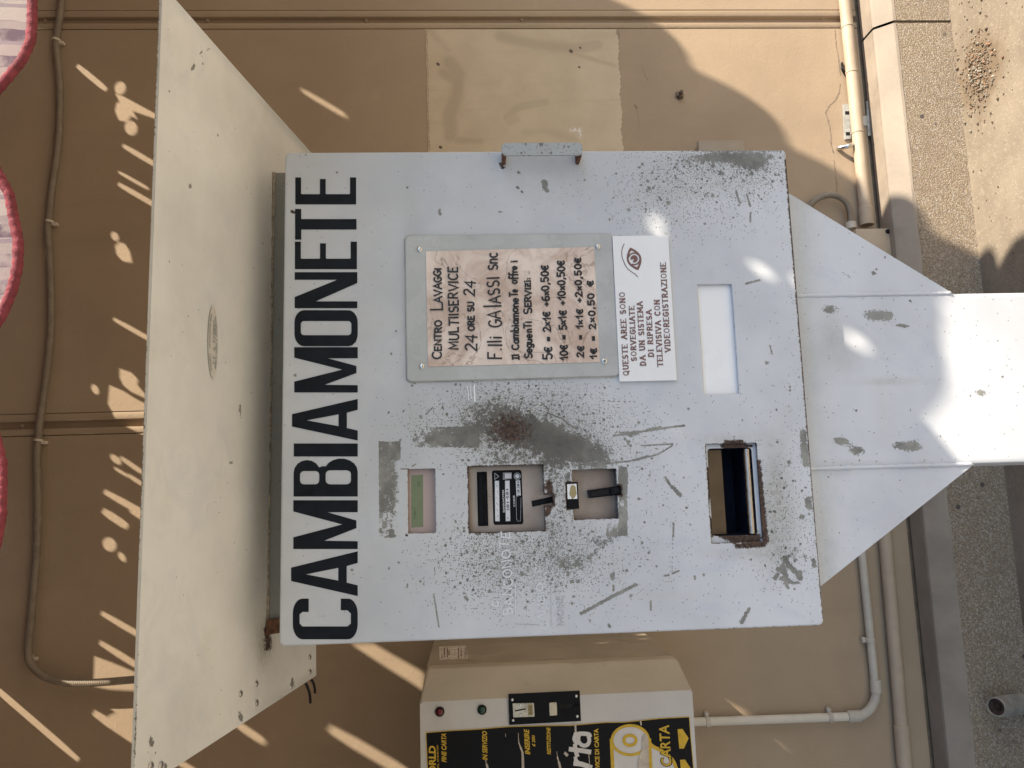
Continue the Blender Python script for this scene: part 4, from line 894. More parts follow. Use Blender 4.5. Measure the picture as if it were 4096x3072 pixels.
ribbon(bm, [PB(2026, 2075), PB(2032, 2068), PB(2036, 2075)], .0003, NM); bmesh.ops.translate(bm, verts=bm.verts[:], vec=NM*.0010); obj('label_figures', bm, 'marker', ba, local=True)
bm = B(); prism(bm, [PB(x, y, .0005) for x, y in ((2129, 2027), (2125.5, 2004), (2207, 1986), (2211, 2009))], NM*.0025); obj('coin_slot', bm, 'black', ba, local=True)
bm = B(); prism(bm, [PB(x, y, .0031) for x, y in ((2133, 2020), (2131, 2009), (2203, 1993), (2205, 2004))], NM*.0003); obj('slot_opening', bm, 'hollow', ba, local=True)
# coin acceptor
dq = .026; PA = lambda x, y, l=0.0: D(x, y, dq)+NM*l
bm = B(); box(bm, H_coin[0]-.012, DY+dq, H_coin[1]-.012, H_coin[2]+.012, DY+dq+.003, H_coin[3]+.012); ca = obj('coin_acceptor', bm, 'plate', cc, local=True)
obj('recess_frame', recess_walls(H_coin, dq, .011), 'black', ca, local=True)
dl = .004; PF = lambda x, y, l=0.0: D(x, y, dl)+NM*l
bm = B(); prism(bm, [PF(x, y) for x, y in ((2271, 2037), (2265, 1930), (2311, 1928), (2317, 2035))], (0, .022, 0)); bt = obj('return_button', bm, 'black', ca, local=True)
bm = B(); bq = [PF(x, y, .0008) for x, y in ((2270, 1996), (2267.5, 1937), (2305, 1935), (2308.5, 1995))]; prism(bm, bq, NM*.0012); obj('button_cap', bm, 'blank', ca, local=True)
bm = B(); poly(bm, [PF(2291+13.5*math.cos(a)*(1+.12*math.sin(5*a)), 1967+27*math.sin(a)*(1+.06*math.cos(7*a)), .0023) for a in np.linspace(0, 6.283, 30)[:-1]]); obj('worn_coin_mark', bm, 'gold', ca, label='worn yellowish oval where a coin picture was', local=True)
bm = B(); prism(bm, [PF(x, y, -.004) for x, y in ((2362, 1993), (2357, 1961), (2482, 1943.5), (2485, 1979))], (0, .018, 0)); obj('coin_slot', bm, 'black', ca, local=True)
bm = B(); prism(bm, [PF(x, y, -.0032) for x, y in ((2367, 1986), (2364, 1968), (2436, 1956), (2438, 1976))], NM*-.0002); obj('slot_opening', bm, 'hollow', ca, local=True)
bm = B(); pl = [PF(x, y, -.003) for x, y in ((2446, 1978), (2443, 1953), (2478, 1948), (2481, 1973))]; prism(bm, pl, NM*.0035); lv = obj('slot_lever', bm, 'black', ca, local=True)
bm = B(); prism(bm, [PF(x, y, .0007) for x, y in ((2461, 1968), (2460, 1955), (2470, 1954), (2472, 1966))], NM*.0002); obj('lever_hole', bm, 'hollow', ca, local=True)
# blank white window
bm = B(); lbox(bm, H_blank, .0045, .007, .006); obj('blank_window', bm, 'blank', cc, local=True)
# coin tray
t0, z0_, t1, z1_ = H_tray; g = .0075
bm = B(); yb = DY+.005
iq = (D(2900, 2143, .006).x, D(3016, 1960, .006).z, D(2900, 1793, .006).x, D(2838, 1960, .006).z)
flat_with_holes(bm, [Vector(p) for p in ((t0-.004, z0_-.004), (t1+.004, z0_-.004), (t1+.004, z1_+.004), (t0-.004, z1_+.004))], [[Vector(p) for p in rounded(*iq, .004, 3)]], lambda q: Vector((q.x, yb, q.y)))
tray = obj('coin_tray', bm, 'paint', cc, local=True)
def tray_w(px, py):
    ln = lambda pts, wd: np.clip(1.0-.5*segd(px, py, pts)/wd, 0, 1); m = np.zeros(px.shape)
    for pts, wd in (([(2905, 1778), (2945, 1776)], 26), ([(2895, 1785), (2955, 1782)], 14), ([(2930, 2150), (2985, 2160), (3020, 2158)], 28), ([(2875, 2140), (2910, 2152)], 10), ([(2832, 1870), (2840, 2000)], 8), ([(2843, 2080), (2850, 2140)], 9), ([(2965, 1785), (3005, 1782)], 8)): m = np.maximum(m, ln(pts, wd))
    return {'rust': m, 'grime': m*.5}
bmt = bmesh.new(); bmt.from_mesh(tray.data); bmesh.ops.subdivide_edges(bmt, edges=bmt.edges[:], cuts=7, use_grid_fill=True); bmesh.ops.triangulate(bmt, faces=bmt.faces[:]); bmt.to_mesh(tray.data); bmt.free(); paint(tray, tray_w)
x0, za, x1, zb = iq
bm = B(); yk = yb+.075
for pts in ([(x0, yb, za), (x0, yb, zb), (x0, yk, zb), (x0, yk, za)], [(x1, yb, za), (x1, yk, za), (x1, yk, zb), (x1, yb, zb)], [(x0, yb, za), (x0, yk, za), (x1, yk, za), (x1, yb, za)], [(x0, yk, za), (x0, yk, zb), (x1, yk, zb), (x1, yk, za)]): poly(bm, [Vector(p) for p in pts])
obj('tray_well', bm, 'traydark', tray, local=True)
bm = B(); h_ = zb-za; prism(bm, [Vector(p) for p in ((x0+.001, yb+.016, zb), (x0+.001, yb+.018, zb-h_*.42), (x0+.001, yb+.019, zb-h_*.42), (x0+.001, yb+.017, zb))], (x1-x0-.002, 0, 0)); obj('tray_flap', bm, 'flapsteel', tray, local=True)
bm = B(); tube(bm, [Vector((x0+.0015, yb+.006, za+.0042)), Vector((x1-.0015, yb+.006, za+.0042))], .0046, 20); obj('tray_lip', bm, 'steel', tray, True, local=True)
# handwritten note under its cover plate
cq = [D(x, y)+NM*.0005 for x, y in ((1629, 1529), (1621, 945), (2445, 937), (2476, 1506))]
ctr = sum(cq, Vector())/4; fx = lambda u, v, l=0.0: quad(cq[0], cq[1], cq[2], cq[3], u, 1-v)+NM*l
bm = B(); out = rounded(0, 0, 1, 1, .03, 4); prism(bm, [fx(u, v) for u, v in out], NM*.0032)
bmesh.ops.bevel(bm, geom=[e for e in bm.edges if abs((e.verts[0].co-e.verts[1].co).normalized().y) < .1], offset=.0009, segments=2, affect='EDGES')
nf = obj('note_plate', bm, 'plexi', cc, True, local=True)
bm = B(); ins = [(.5+(u-.5)*.978, .5+(v-.5)*.984) for u, v in out]
for i in range(len(out)):
    j = (i+1) % len(out); bm.faces.new([bm.verts.new(p) for p in (fx(*out[i], .0001)+NM*.0002, fx(*out[j], .0001)+NM*.0002, fx(*[.5+(c_-.5)*1.012 for c_ in out[j]], -.0002), fx(*[.5+(c_-.5)*1.012 for c_ in out[i]], -.0002))])
obj('plate_sealant', bm, 'plexiedge', nf, local=True)
PN = lambda x, y, l=0.0: D(x, y, -.0037)+NM*l
pq = [PN(x, y, .0004) for x, y in ((1712, 1467), (1703, 1006), (2376, 988), (2399, 1449))]
bm = B(); n1, n2 = 40, 30; gr = [[bm.verts.new(quad(pq[0], pq[1], pq[2], pq[3], i/n1, j/n2)+NM*(.00025+.0003*math.sin(i*.5+j*.3)*math.sin(j*.41)*min(1, min(i, n1-i, j, n2-j)/4))) for j in range(n2+1)] for i in range(n1+1)]
for i in range(n1):
    for j in range(n2): bm.faces.new((gr[i][j], gr[i+1][j], gr[i+1][j+1], gr[i][j+1]))
note = obj('note_paper', bm, 'paper', nf, 'all', label='brown stained paper with handwritten prices in black marker', local=True)
Z4 = lambda x, y: (1600+x/2.592, 920+y/2.592); Z5 = lambda x, y: (2100+x/2.592, 920+y/2.592)
bm = B(); W_ = .0021
for txt, a, b, h, sz, sp in (('CENTRO', Z4(428, 1338), Z4(430, 940), 68, [1.35, 1, 1, 1, 1, 1], .13), ('LAVAGGI', Z4(438, 835), Z4(424, 402), 72, [1.7, 1.1, 1.1, 1.1, 1, 1, .9], .13), ('MULTIISERVICE', Z4(606, 1240), Z4(598, 388), 96, None, .17),
        ('24', Z4(790, 1258), Z4(800, 1095), 118, None, .1), ('ORE SU', Z4(770, 1045), Z4(764, 748), 62, None, .16), ('24', Z4(770, 688), Z4(778, 535), 108, None, .12),
        ('F.lli', Z4(1052, 1340), Z4(1054, 1110), 140, None, .17), ('GA', Z4(1048, 1008), Z4(1042, 842), 132, None, .12), ('lASSI', Z4(1046, 800), Z4(1024, 490), 122, [1.45, .95, .95, 1, 1], .18), ('Snc', Z4(1010, 412), Z4(1006, 238), 94, [1, 1.3, 1.35], .14),
        ('|l Cambiamone', Z4(1232, 1345), Z4(1222, 708), 72, [.9, .95, 1]+[.95]+[1.1]*9, .10), ('Te', Z4(1220, 690), Z4(1218, 620), 80, [1, .95], .06), ('offre i', Z4(1216, 560), Z4(1212, 322), 84, [.9, 1.05, 1.05, .85, .85, 1, .9], .05),
        ('Segue', Z4(1370, 1332), Z4(1366, 1080), 84, [.9]+[.95]*4, .08), ('nTi', Z4(1362, 1062), Z4(1358, 952), 74, [.95, 1, .95], .08), ('SERVIzi:', Z4(1362, 868), Z4(1350, 500), 62, [1.3, 1, 1, 1, .9, 1.4, 1.2, .9], .14),
        ('5\u20ac = 2x1\u20ac +6x0,50\u20ac', Z4(1574, 1340), Z4(1532, 368), 74, [1.25, 1.1]+[1]*16, .12), ('10\u20ac = 5x1\u20ac +10x0,50\u20ac', Z5(440, 1345), Z5(404, 318), 74, None, .11),
        ('2\u20ac = 1x1\u20ac +2x0,50\u20ac', Z5(608, 1322), Z5(578, 290), 66, None, .17), ('1\u20ac = 2x0,50 \u20ac', Z5(742, 1335), Z5(706, 526), 64, None, .19)):
    h /= 2.592; write(bm, txt, lambda x, y: PN(x, y, .0014), a, b, h, W_, NM, sp, sz, .09)
obj('handwriting', bm, 'marker', nf, local=True)
for (x, y), dark in (((1678, 998), 0), ((1687, 1465), 0), ((2392, 987), 0), ((2417, 1446), 1)):
    bm = B(); c = PN(x, y); 
    if dark: lathe(bm, c, NM, [(-.001, .0032), (.0016, .0032), (.002, .0026), (.002, .0016), (-.0005, .0013), (-.0005, 0)], 18); obj('screw_hole', bm, 'chrome', nf, True, local=True)
    else: lathe(bm, c, NM, [(-.001, .0036), (.0008, .0036), (.0018, .0028), (.0022, .0015), (.0022, 0)], 18); obj('screw', bm, 'chrome', nf, True, local=True)
# surveillance notice
dn = -.0045; PS = lambda x, y, l=0.0: D(x, y, dn)+NM*l
bm = B(); prism(bm, [PS(x, y) for x, y in ((2478, 1526), (2449.5, 944), (2673, 941), (2707.5, 1521))], (0, .0035, 0)); bmesh.ops.bevel(bm, geom=bm.edges[:], offset=.0003, segments=1, affect='EDGES'); sg = obj('notice_sign', bm, 'white', cc, local=True)
bm = B()
for txt, a, b, h in (('QUESTE AREE SONO', (1074, 1506), (1031, 648), 52), ('SORVEGLIATE', (1155, 1356), (1129, 792), 50), ('DA UN SISTEMA', (1250, 1403), (1214, 745), 52), ('DI RIPRESA', (1332, 1312), (1307, 830), 50), ('TELEVISIVA CON', (1427, 1412), (1391, 728), 51), ('VIDEOREGISTRAZIONE', (1506, 1262), (1456, 342), 52)):
    write(bm, txt, lambda x, y: PS(x, y, .0004), Z5(*a), Z5(*b), h/2.592, .0016, NM, .30, None, 0, True, .0010)
obj('lettering', bm, 'signink', sg, local=True)
bm = B(); PZ = lambda x, y, l=.0004: PS(*Z5(x, y), l)
def eye(t, s):                     # lens outline around the tilted axis
    a, b = Vector((1090, 183)), Vector((1172, 418)); ax = b-a; nn = Vector((-ax.y, ax.x)).normalized(); m = a+ax*t; return m+nn*(s*75*math.sin(math.pi*t)**.85)
ou = [eye(t, 1) for t in np.linspace(0, 1, 22)]+[eye(t, -1) for t in np.linspace(1, 0, 22)][1:-1]; c0 = sum(ou, Vector((0, 0)))/len(ou); inn = [c0+(p-c0)*.74 for p in ou]
flat_with_holes(bm, ou, [inn], lambda q: PZ(q.x, q.y))
ir = [(c0.x+60*math.cos(a), c0.y+60*math.sin(a)) for a in np.linspace(math.radians(200), math.radians(470), 30)]; ribbon(bm, [PZ(*p, .0006) for p in ir], .0017, NM)
pu = [(c0.x+38*math.cos(a), c0.y+38*math.sin(a)) for a in np.linspace(math.radians(165), math.radians(470), 30)]+[(c0.x, c0.y)]; flat_with_holes(bm, [Vector(p) for p in pu], [], lambda q: PZ(q.x, q.y, .0007))
ribbon(bm, smooth_path([PZ(*p, .0005) for p in ((1028, 145), (1006, 200), (1004, 260), (1018, 315), (1055, 390), (1110, 438), (1145, 460), (1167, 487))], 4), .0009, NM)
obj('eye_emblem', bm, 'signink', sg, local=True)
# handle on the right edge
Xh = D(1600, 662).x; hz0, hz1 = D(2318, 610).z, D(2002, 610).z; hp_ = .027; xr = Xh+.0255; xw = .0170
bm = B(); yh = DY-hp_
out = rounded(Xh, hz0, Xh+xw, hz1, .0065, 4); prism(bm, [Vector((x, yh, z_)) for x, z_ in out], (0, .0030, 0)); bmesh.ops.bevel(bm, geom=[e for e in bm.edges], offset=.0006, segments=2, affect='EDGES')
hd = obj('handle', bm, 'greypaint', cc, True, local=True)
paint(hd, lambda px, py: {'dots': np.full(px.shape, .22), 'wear': np.full(px.shape, .12), 'mark': np.zeros(px.shape), 'rust': np.zeros(px.shape), 'grime': np.full(px.shape, .2)})
bmt = bmesh.new(); bmt.from_mesh(hd.data); bmesh.ops.subdivide_edges(bmt, edges=bmt.edges[:], cuts=14, use_grid_fill=True); bmt.to_mesh(hd.data); bmt.free()
paint(hd, lambda px, py: {'dots': np.full(px.shape, .45), 'wear': .16+gauss(px, py, 2150, 588, 90, 12, .36)+gauss(px, py, 2290, 610, 40, 26, .34)+gauss(px, py, 2310, 592, 14, 30, .3), 'rust': gauss(px, py, 2314, 618, 10, 24, .5), 'mark': np.clip(.9-segd(px, py, [(2088, 588), (2240, 584)])/12, 0, 1), 'grime': np.full(px.shape, .25)})
for a, b in ((hz0+.001, hz0+.006), (hz1-.006, hz1-.001)):
    bm = B(); box(bm, Xh-.0005, yh+.0028, a, Xh+xw-.003, DY+.0002, b, .001, 1); obj('handle_leg', bm, 'rustm', hd, local=True, label='rusty handle bracket')
# cabinet body behind the door
by0, by1 = DY+.028, DY+.34; bx0, bx1 = X0+.004, X1-.021
dyb = .085; P_ = D(1081, 1500, dyb); sl_ = math.tan(math.radians(9.76)); yn = DY+dyb
bx1 = D(1083, 690, dyb).x
ztop = lambda y: P_.z-sl_*(y-yn)   # underside of the canopy
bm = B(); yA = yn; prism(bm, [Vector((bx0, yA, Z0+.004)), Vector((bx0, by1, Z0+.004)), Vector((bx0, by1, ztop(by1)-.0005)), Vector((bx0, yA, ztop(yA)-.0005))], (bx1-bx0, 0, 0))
bmesh.ops.bevel(bm, geom=bm.edges[:], offset=.001, segments=1, affect='EDGES'); body = obj('cabinet_body', bm, 'bodyshade', cc, True, local=True)
bm = B()   # weld bead and rusty corner where the body meets the canopy
tube(bm, [Vector((x, yA-.001, ztop(yA)-.0012+random.uniform(-.0006, .0006))) for x in np.linspace(bx0, bx1, 90)], lambda i: .0016+random.uniform(-.0008, .0008), 7)
obj('weld_bead', bm, 'weldm', body, 'all', local=True)
bm = B(); prism(bm, [Vector((bx0-.004, yA-.007, ztop(yA)-.0004)), Vector((bx0+.014, yA-.005, ztop(yA)-.001)), Vector((bx0+.018, yA-.003, Z1+.001)), Vector((bx0+.004, yA-.004, Z1-.002)), Vector((bx0-.001, yA-.006, Z1+.006))], (0, .010, 0)); obj('rusted_corner', bm, 'rustm', body, local=True, label='rusted through corner of the cabinet top')
# canopy: one bent sheet sloping down to the back
def CAN(x, y):                     # photo pixel on the canopy underside
    n = MR @ Vector((0, sl_, 1)).normalized(); p0 = MM @ Vector((0, yn, P_.z)); d = ray(x, y); return MI @ (EYE + d*((p0-EYE).dot(n)/d.dot(n)))
fl, fr_ = CAN(545, 2900), CAN(640, 200); yfr = (fl.y+fr_.y)/2
cl = (CAN(900, 2931).x+CAN(1200, 2740).x)/2; crx = (CAN(800, 88).x+CAN(1100, 486).x)/2; yrear = CAN(1265, 2590).y
ch = .030
def can_outline(): return [(cl+ch*.3, yfr), (crx-ch*.3, yfr), (crx, yfr+ch*.3), (crx, yrear-.012), (crx-.012, yrear), (cl+.012, yrear), (cl+.004, yrear-.004), (cl, yrear-.012), (cl, yfr+ch*.3)]
def canopy_sheet():
    nx, ny = 170, 110; bm = B(); rows = []
    for j in range(ny+1):
        y = yfr+(yrear-yfr)*j/ny; row = []
        for i in range(nx+1):
            x = cl+(crx-cl)*i/nx; rc = .012
            cx = min(max(x, cl+rc), crx-rc); cy = min(max(y, yfr+rc), yrear-rc); dx, dy = x-cx, y-cy; d = math.hypot(dx, dy); xx, yy = x, y
            if d > rc: xx, yy = cx+dx/d*rc, cy+dy/d*rc
            ed = min(xx-cl, crx-xx)
            zz = ztop(yy)-.0035*max(0, 1-ed/.012)**2-.0012*math.sin((xx-cl)*5)*math.sin((yy-yfr)*9)      # slightly pressed-down side lips
            row.append(bm.verts.new((xx, yy, zz)))
        rows.append(row)
    fs = []
    for j in range(ny):
        for i in range(nx): fs.append(bm.faces.new((rows[j][i], rows[j+1][i], rows[j+1][i+1], rows[j][i+1])))
    r = bmesh.ops.extrude_face_region(bm, geom=fs); bmesh.ops.translate(bm, verts=[v for v in r['geom'] if isinstance(v, bmesh.types.BMVert)], vec=(0, 0, .003))
    bmesh.ops.recalc_face_normals(bm, faces=bm.faces[:])
    return bm
can = obj('canopy', canopy_sheet(), 'canopy', cc, True, local=True)
def can_w(px, py):
    ln = lambda pts, wd: np.clip(1.0-.5*segd(px, py, sc(pts))/wd, 0, 1); m = np.zeros(px.shape)
    for pts, wd in (([(415, 150), (420, 140)], 6), ([(434, 116), (435, 114)], 5), ([(449, 108), (450, 104)], 4), ([(410, 398), (411, 405)], 6), ([(518, 877), (519, 890)], 5), ([(519, 893), (519, 900)], 3), ([(492, 1002), (503, 998)], 3), ([(325, 1595), (328, 1608)], 10), ([(518, 1541), (521, 1555)], 8), ([(355, 1652), (358, 1659)], 9), ([(631, 1468), (632, 1480)], 6), ([(518, 923), (518, 925)], 3), ([(412, 378), (413, 380)], 3)): m = np.maximum(m, ln(pts, wd))
    e = segd(px, py, [(637, 0), (594, 1012), (562, 2036), (540, 3060)]); m = np.maximum(m, np.clip(.62-e/9*.5, 0, 1))
    g = lambda cx, cy, sx, sy, a, r=0: gauss(px, py, cx*K, cy*K, sx*K, sy*K, a, r)
    ru = np.clip(1-.5*segd(px, py, sc([(577, 1360), (580, 1395), (578, 1400)]))/16, 0, 1)
    gr = g(574, 1385, 14, 30, .75)+g(566, 1410, 10, 30, .3)+g(560, 1180, 14, 220, .14)+g(520, 300, 60, 120, .1)  # grime at the rusty corner; the long faint band paints shade along the neck
    return {'mark': m, 'rust': ru*.9, 'grime': np.clip(gr, 0, .9), 'dots': np.full(px.shape, .0015)}
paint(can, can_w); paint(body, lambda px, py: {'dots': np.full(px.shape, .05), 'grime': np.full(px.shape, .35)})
for (x, y) in ((960, 2775), (1023, 2735), (1024, 2812), (1237, 2629), (1238, 2687), (600, 3065), (640, 3062), (1162, 2746)):
    bm = B(); n = Vector((0, -sl_, -1)).normalized(); lathe(bm, CAN(x, y), n, [(-.001, .0038), (.0015, .0038), (.0024, .0026), (.0028, 0)], 12); obj('rivet', bm, 'chrome', can, True, local=True)
for pts in ([(1190, 2725), (1210, 2733), (1231, 2776), (1236, 2820)], [(1215, 2705), (1234.5, 2721), (1250, 2745), (1255, 2779)]):
    bm = B(); tube(bm, smooth_path([CAN(x, y)+Vector((0, .01, .004 if i == 0 else 0)) for i, (x, y) in enumerate(pts)], 6), .0019, 8); obj('wire', bm, 'cable', can, 'all', local=True)
# oval maker's sticker
nC = Vector((0, -sl_, -1)).normalized(); sc0 = (846, 1370); bm = B()
PC = lambda x, y: CAN(x, y)+nC*.0019
poly(bm, [PC(846+20*math.cos(a), 1370+146*math.sin(a)) for a in np.linspace(0, 6.283, 40)[:-1]]); stk = obj('oval_sticker', bm, 'sticker', can, local=True)
bm = B(); PC2 = lambda x, y: CAN(x, y)+nC*.0024
write(bm, 'F.F. IL FABBRO', PC2, (854, 1456), (854, 1280), 9, .0009, nC, .22)
def arctext(bm, text, r, a0, a1, h):
    pls, W = layout(text, .14)
    for pl in pls:
        ribbon(bm, [PC2(846+(r[0]+h*q[1]*r[2])*math.cos(math.radians(a0+(a1-a0)*q[0]/W)), 1370+(r[1]+h*q[1]*r[2])*math.sin(math.radians(a0+(a1-a0)*q[0]/W))) for q in pl], .0006, nC)
arctext(bm, 'RIPARAZIONI - LAVORAZIONE FERRO', (-12, -128, -1), -60+0, 60, 5); arctext(bm, 'OPERE IN FERRO E ACCIAIO INOX', (16, 126, -1), 58, -58, 5)
obj('sticker_print', bm, 'stickerink', can, local=True)
# post, gussets and foot plate
gy = .036
p1, p2 = D(3500, 1179, gy), D(3600, 1866, gy); pxr = (D(3250, 1185, gy).x+D(3811, 1172, gy).x)/2; pxl = (D(3262, 1876, gy).x+D(3897, 1851, gy).x)/2
pdx = .26
bm = B(); vs = box(bm, pxl, DY+gy, .006, pxr, DY+gy+pdx, Z0+.004, .003, 2); bmesh.ops.subdivide_edges(bm, edges=[e for e in bm.edges if e.calc_length() > .1], cuts=60, use_grid_fill=True)
post = obj('post', bm, 'paint', cc, True, local=True)
def post_w(px, py):
    ln = lambda pts, wd: np.clip(1.0-.5*segd(px, py, sc(pts))/wd, 0, 1); m = np.zeros(px.shape)
    for pts, wd in (([(1872, 682), (1920, 682)], 20), ([(1835, 664), (1842, 672)], 16), ([(1846, 970), (1868, 988)], 14), ([(1940, 963), (1985, 960)], 16), ([(1958, 957), (1972, 968)], 18), ([(1816, 950), (1817, 955)], 12), ([(1788, 660), (1792, 674)], 6), ([(2123, 848), (2127, 849)], 14), ([(1950, 703), (1952, 705)], 7)): m = np.maximum(m, ln(pts, wd))
    g = lambda cx, cy, sx, sy, a: gauss(px, py, cx*K, cy*K, sx*K, sy*K, a)
    gr = g(1735, 820, 16, 200, .30)+g(1795, 740, 4, 44, .55)+g(1830, 780, 4, 60, .22)+g(1925, 820, 40, 3, .4)+g(1915, 828, 46, 3, .35)+g(1900, 900, 10, 60, .18)+g(1840, 1000, 80, 4, .3)+g(1820, 637, 80, 3, .25)
    return {'mark': m, 'dots': np.full(px.shape, .012), 'grime': np.clip(gr, 0, .8)}
paint(post, post_w)
for tri, nm in (([(3120, 700), (3811, 1172), (3120, 1188)], 0), ([(3250, 2420), (3897, 1851), (3200, 1879)], 1)):
    q = [D(x, y, gy+.001) for x, y in tri]; zt = Z0+.003; xe = pxr+.0005 if nm == 0 else pxl-.0005
    tip = Vector((xe, q[1].y, q[1].z)); 
    if nm == 0: A0, A1 = D(3169, 781, gy+.001), D(3811, 1172, gy+.001)
    else: A0, A1 = D(3298, 2332, gy+.001), D(3897, 1851, gy+.001)
    t_ = (zt-A1.z)/(A0.z-A1.z); far = A1.lerp(A0, t_)
    bm = B(); pts = [tip, Vector((xe, tip.y, zt)), Vector((far.x, tip.y, zt))]; prism(bm, pts, (0, .006, 0)); bmesh.ops.subdivide_edges(bm, edges=bm.edges[:], cuts=24, use_grid_fill=True); bmesh.ops.triangulate(bm, faces=bm.faces[:])
    gs = obj('gusset', bm, 'paint', cc, local=True)
    paint(gs, lambda px, py: {'dots': np.full(px.shape, .013), 'grime': np.clip(gauss(px, py, 3200, 950, 40, 300, .3)+gauss(px, py, 3290, 2150, 30, 250, .35)+gauss(px, py, 3350, 1880, 120, 14, .25), 0, .7), 'mark': np.maximum(np.clip(1-.5*segd(px, py, sc([(1823, 590), (1840, 596), (1850, 588)]))/6, 0, .5), np.clip(1-.5*segd(px, py, sc([(1845, 1090), (1846, 1100)]))/9, 0, 1))})
    bm = B(); zz = np.linspace(tip.z+.004, zt-.002, 60); tube(bm, [Vector((xe, tip.y-.0006+random.uniform(-.0006, .0006), z_)) for z_ in zz], lambda i: .0026+random.uniform(-.0007, .0007), 8); obj('weld_bead', bm, 'paint', cc, 'all', local=True)
bm = B(); box(bm, pxl-.06, DY+gy-.06, -.002, pxr+.06, DY+gy+pdx+.06, .010, .002, 1); fp = obj('foot_plate', bm, 'galv', cc, local=True)
for sx in (pxl-.035, pxr+.035):
    for sy in (DY+gy-.035, DY+gy+pdx+.035):
        bm = B(); lathe(bm, Vector((sx, sy, .009)), Vector((0, 0, 1)), [(0, .016), (.003, .016), (.0035, .011), (.012, .011), (.013, .006), (.022, .006), (.0225, 0)], 6); obj('anchor_bolt', bm, 'galv', fp, local=True)
# ================================================================== PAPER DISPENSER
YD, YE, YL = 1.82, 1.89, 1.955
e1 = on(2200, 2785, YD); e0 = on(2200, 2655, YE); es = on(2200, 2640, YL)
xa, xe, xs = e1.x, e0.x-.0, es.x
zt = on(1679, 2797, YD).z; zb = on(2768, 2751, YD).z; xL = xa-.52
pd = empty('paper_dispenser', 'beige wall mounted paper dispenser with black and yellow poster and coin slot', 'dispenser', loc=((xa+xL)/2, YW, zb))
h_ = .010
bm = B(); box(bm, xL+.03, YL, zb+.006, xs-.004, YW-.001, zt-.006, .003, 2); obj('body', bm, 'caseshade', pd, True)
# front cover: flat front with bevelled sides, rounded upper and lower corners of the bevel
bm = B()
def ring(x0, x1, y, z0, z1, r): return [Vector((x, y, z)) for x, z in rounded(x0, z0, x1, z1, r, 5)]
rg = [ring(xL+.05, xa, YD, zb, zt, .004), ring(xL-.01, xe, YE, zb+.008, zt-.008, .012), ring(xL-.012, xs+.002, YL-.026, zb+.008, zt-.008, .012), ring(xL-.012, xs+.002, YL-.016, zb+.008, zt-.008, .012), ring(xL-.004, xs-.010, YL-.014, zb+.014, zt-.014, .012), ring(xL-.004, xs-.010, YL, zb+.010, zt-.010, .012)]
rv = [[bm.verts.new(p) for p in r] for r in rg]; n = len(rv[0])
for a, b in zip(rv[:-1], rv[1:]):
    for i in range(n): bm.faces.new((a[i], a[(i+1) % n], b[(i+1) % n], b[i]))
bm.faces.new(rv[0])
bmesh.ops.bevel(bm, geom=[e for e in bm.edges if all(v in rv[0] for v in e.verts) or all(v in rv[1] for v in e.verts)], offset=.003, segments=3, affect='EDGES')
bmesh.ops.recalc_face_normals(bm, faces=bm.faces[:])
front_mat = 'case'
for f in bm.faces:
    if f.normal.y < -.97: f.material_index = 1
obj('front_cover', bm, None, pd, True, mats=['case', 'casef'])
PDp = lambda x, y, l=.0006: on(x, y, YD-l)
def lamp(x, y, mat, lab):
    bm = B(); c = PDp(x, y, 0); lathe(bm, c, NW, [(-.001, .0105), (.004, .0105), (.005, .0095), (.005, .0082), (.002, .0080), (.002, 0)], 26); l = obj('indicator_lamp', bm, 'black', pd, True, label=lab)
    bm = B(); lathe(bm, c, NW, [(.002, .0078), (.0055, .0076), (.007, .005), (.0073, 0)], 22); obj('lens', bm, mat, l, True)
lamp(1759, 2846, 'red', 'red indicator lamp'); lamp(1928, 2838, 'green', 'green indicator lamp')
bm = B(); q = [PDp(x, y, 0) for x, y in ((2037, 2898), (2033, 2775), (2318, 2762), (2323, 2882))]; prism(bm, q, NW*.004); cm = obj('coin_mechanism', bm, 'black', pd)
P5 = lambda x, y, l=.0045: on(x, y, YD-l)
bm = B(); prism(bm, [P5(x, y, .004) for x, y in ((2053, 2868), (2050, 2812), (2135, 2810), (2138, 2865))], NW*.004); bmesh.ops.bevel(bm, geom=bm.edges[:], offset=.0008, segments=2, affect='EDGES'); obj('coin_plate', bm, 'steel', cm, True)
bm = B(); prism(bm, [P5(x, y, .008) for x, y in ((2061, 2846), (2060, 2841), (2102, 2833), (2103, 2838))], NW*.0004); obj('coin_slot', bm, 'hollow', cm)
bm = B(); prism(bm, [P5(x, y, .008) for x, y in ((2113, 2861), (2111, 2818), (2130, 2817), (2132, 2860))], NW*.0006); obj('price_label', bm, 'gold', cm)
bm = B(); write(bm, '0,50', lambda x, y: P5(x, y, .0089), (2127, 2857), (2126, 2824), 10, .0006, NW); obj('price_figures', bm, 'cable', cm)
for (x, y) in ((2082, 2820), (2084, 2858), (2049, 2799), (2052, 2881), (2305, 2784), (2309, 2865)):
    bm = B(); screwhead(bm, P5(x, y, .004 if x not in (2082, 2084) else .008), NW, .0032 if x > 2090 or x < 2060 else .0028, .0018); obj('screw', bm, 'chrome', cm, True)
bm = B(); prism(bm, [P5(x, y, .004) for x, y in ((2198, 2861), (2196, 2810), (2226, 2808), (2228, 2859))], NW*.005); bmesh.ops.bevel(bm, geom=bm.edges[:], offset=.001, segments=2, affect='EDGES'); obj('return_button', bm, 'ivory', cm, True)
bm = B(); prism(bm, [P5(x, y, .004) for x, y in ((2240, 2834), (2239, 2817), (2296, 2813), (2297, 2831))], NW*.0004); obj('return_slot', bm, 'hollow', cm)
bm = B(); prism(bm, [P5(x, y, .004) for x, y in ((2296, 2844), (2294, 2821), (2315, 2820), (2316, 2843))], NW*.003); obj('slot_lever', bm, 'black', cm)
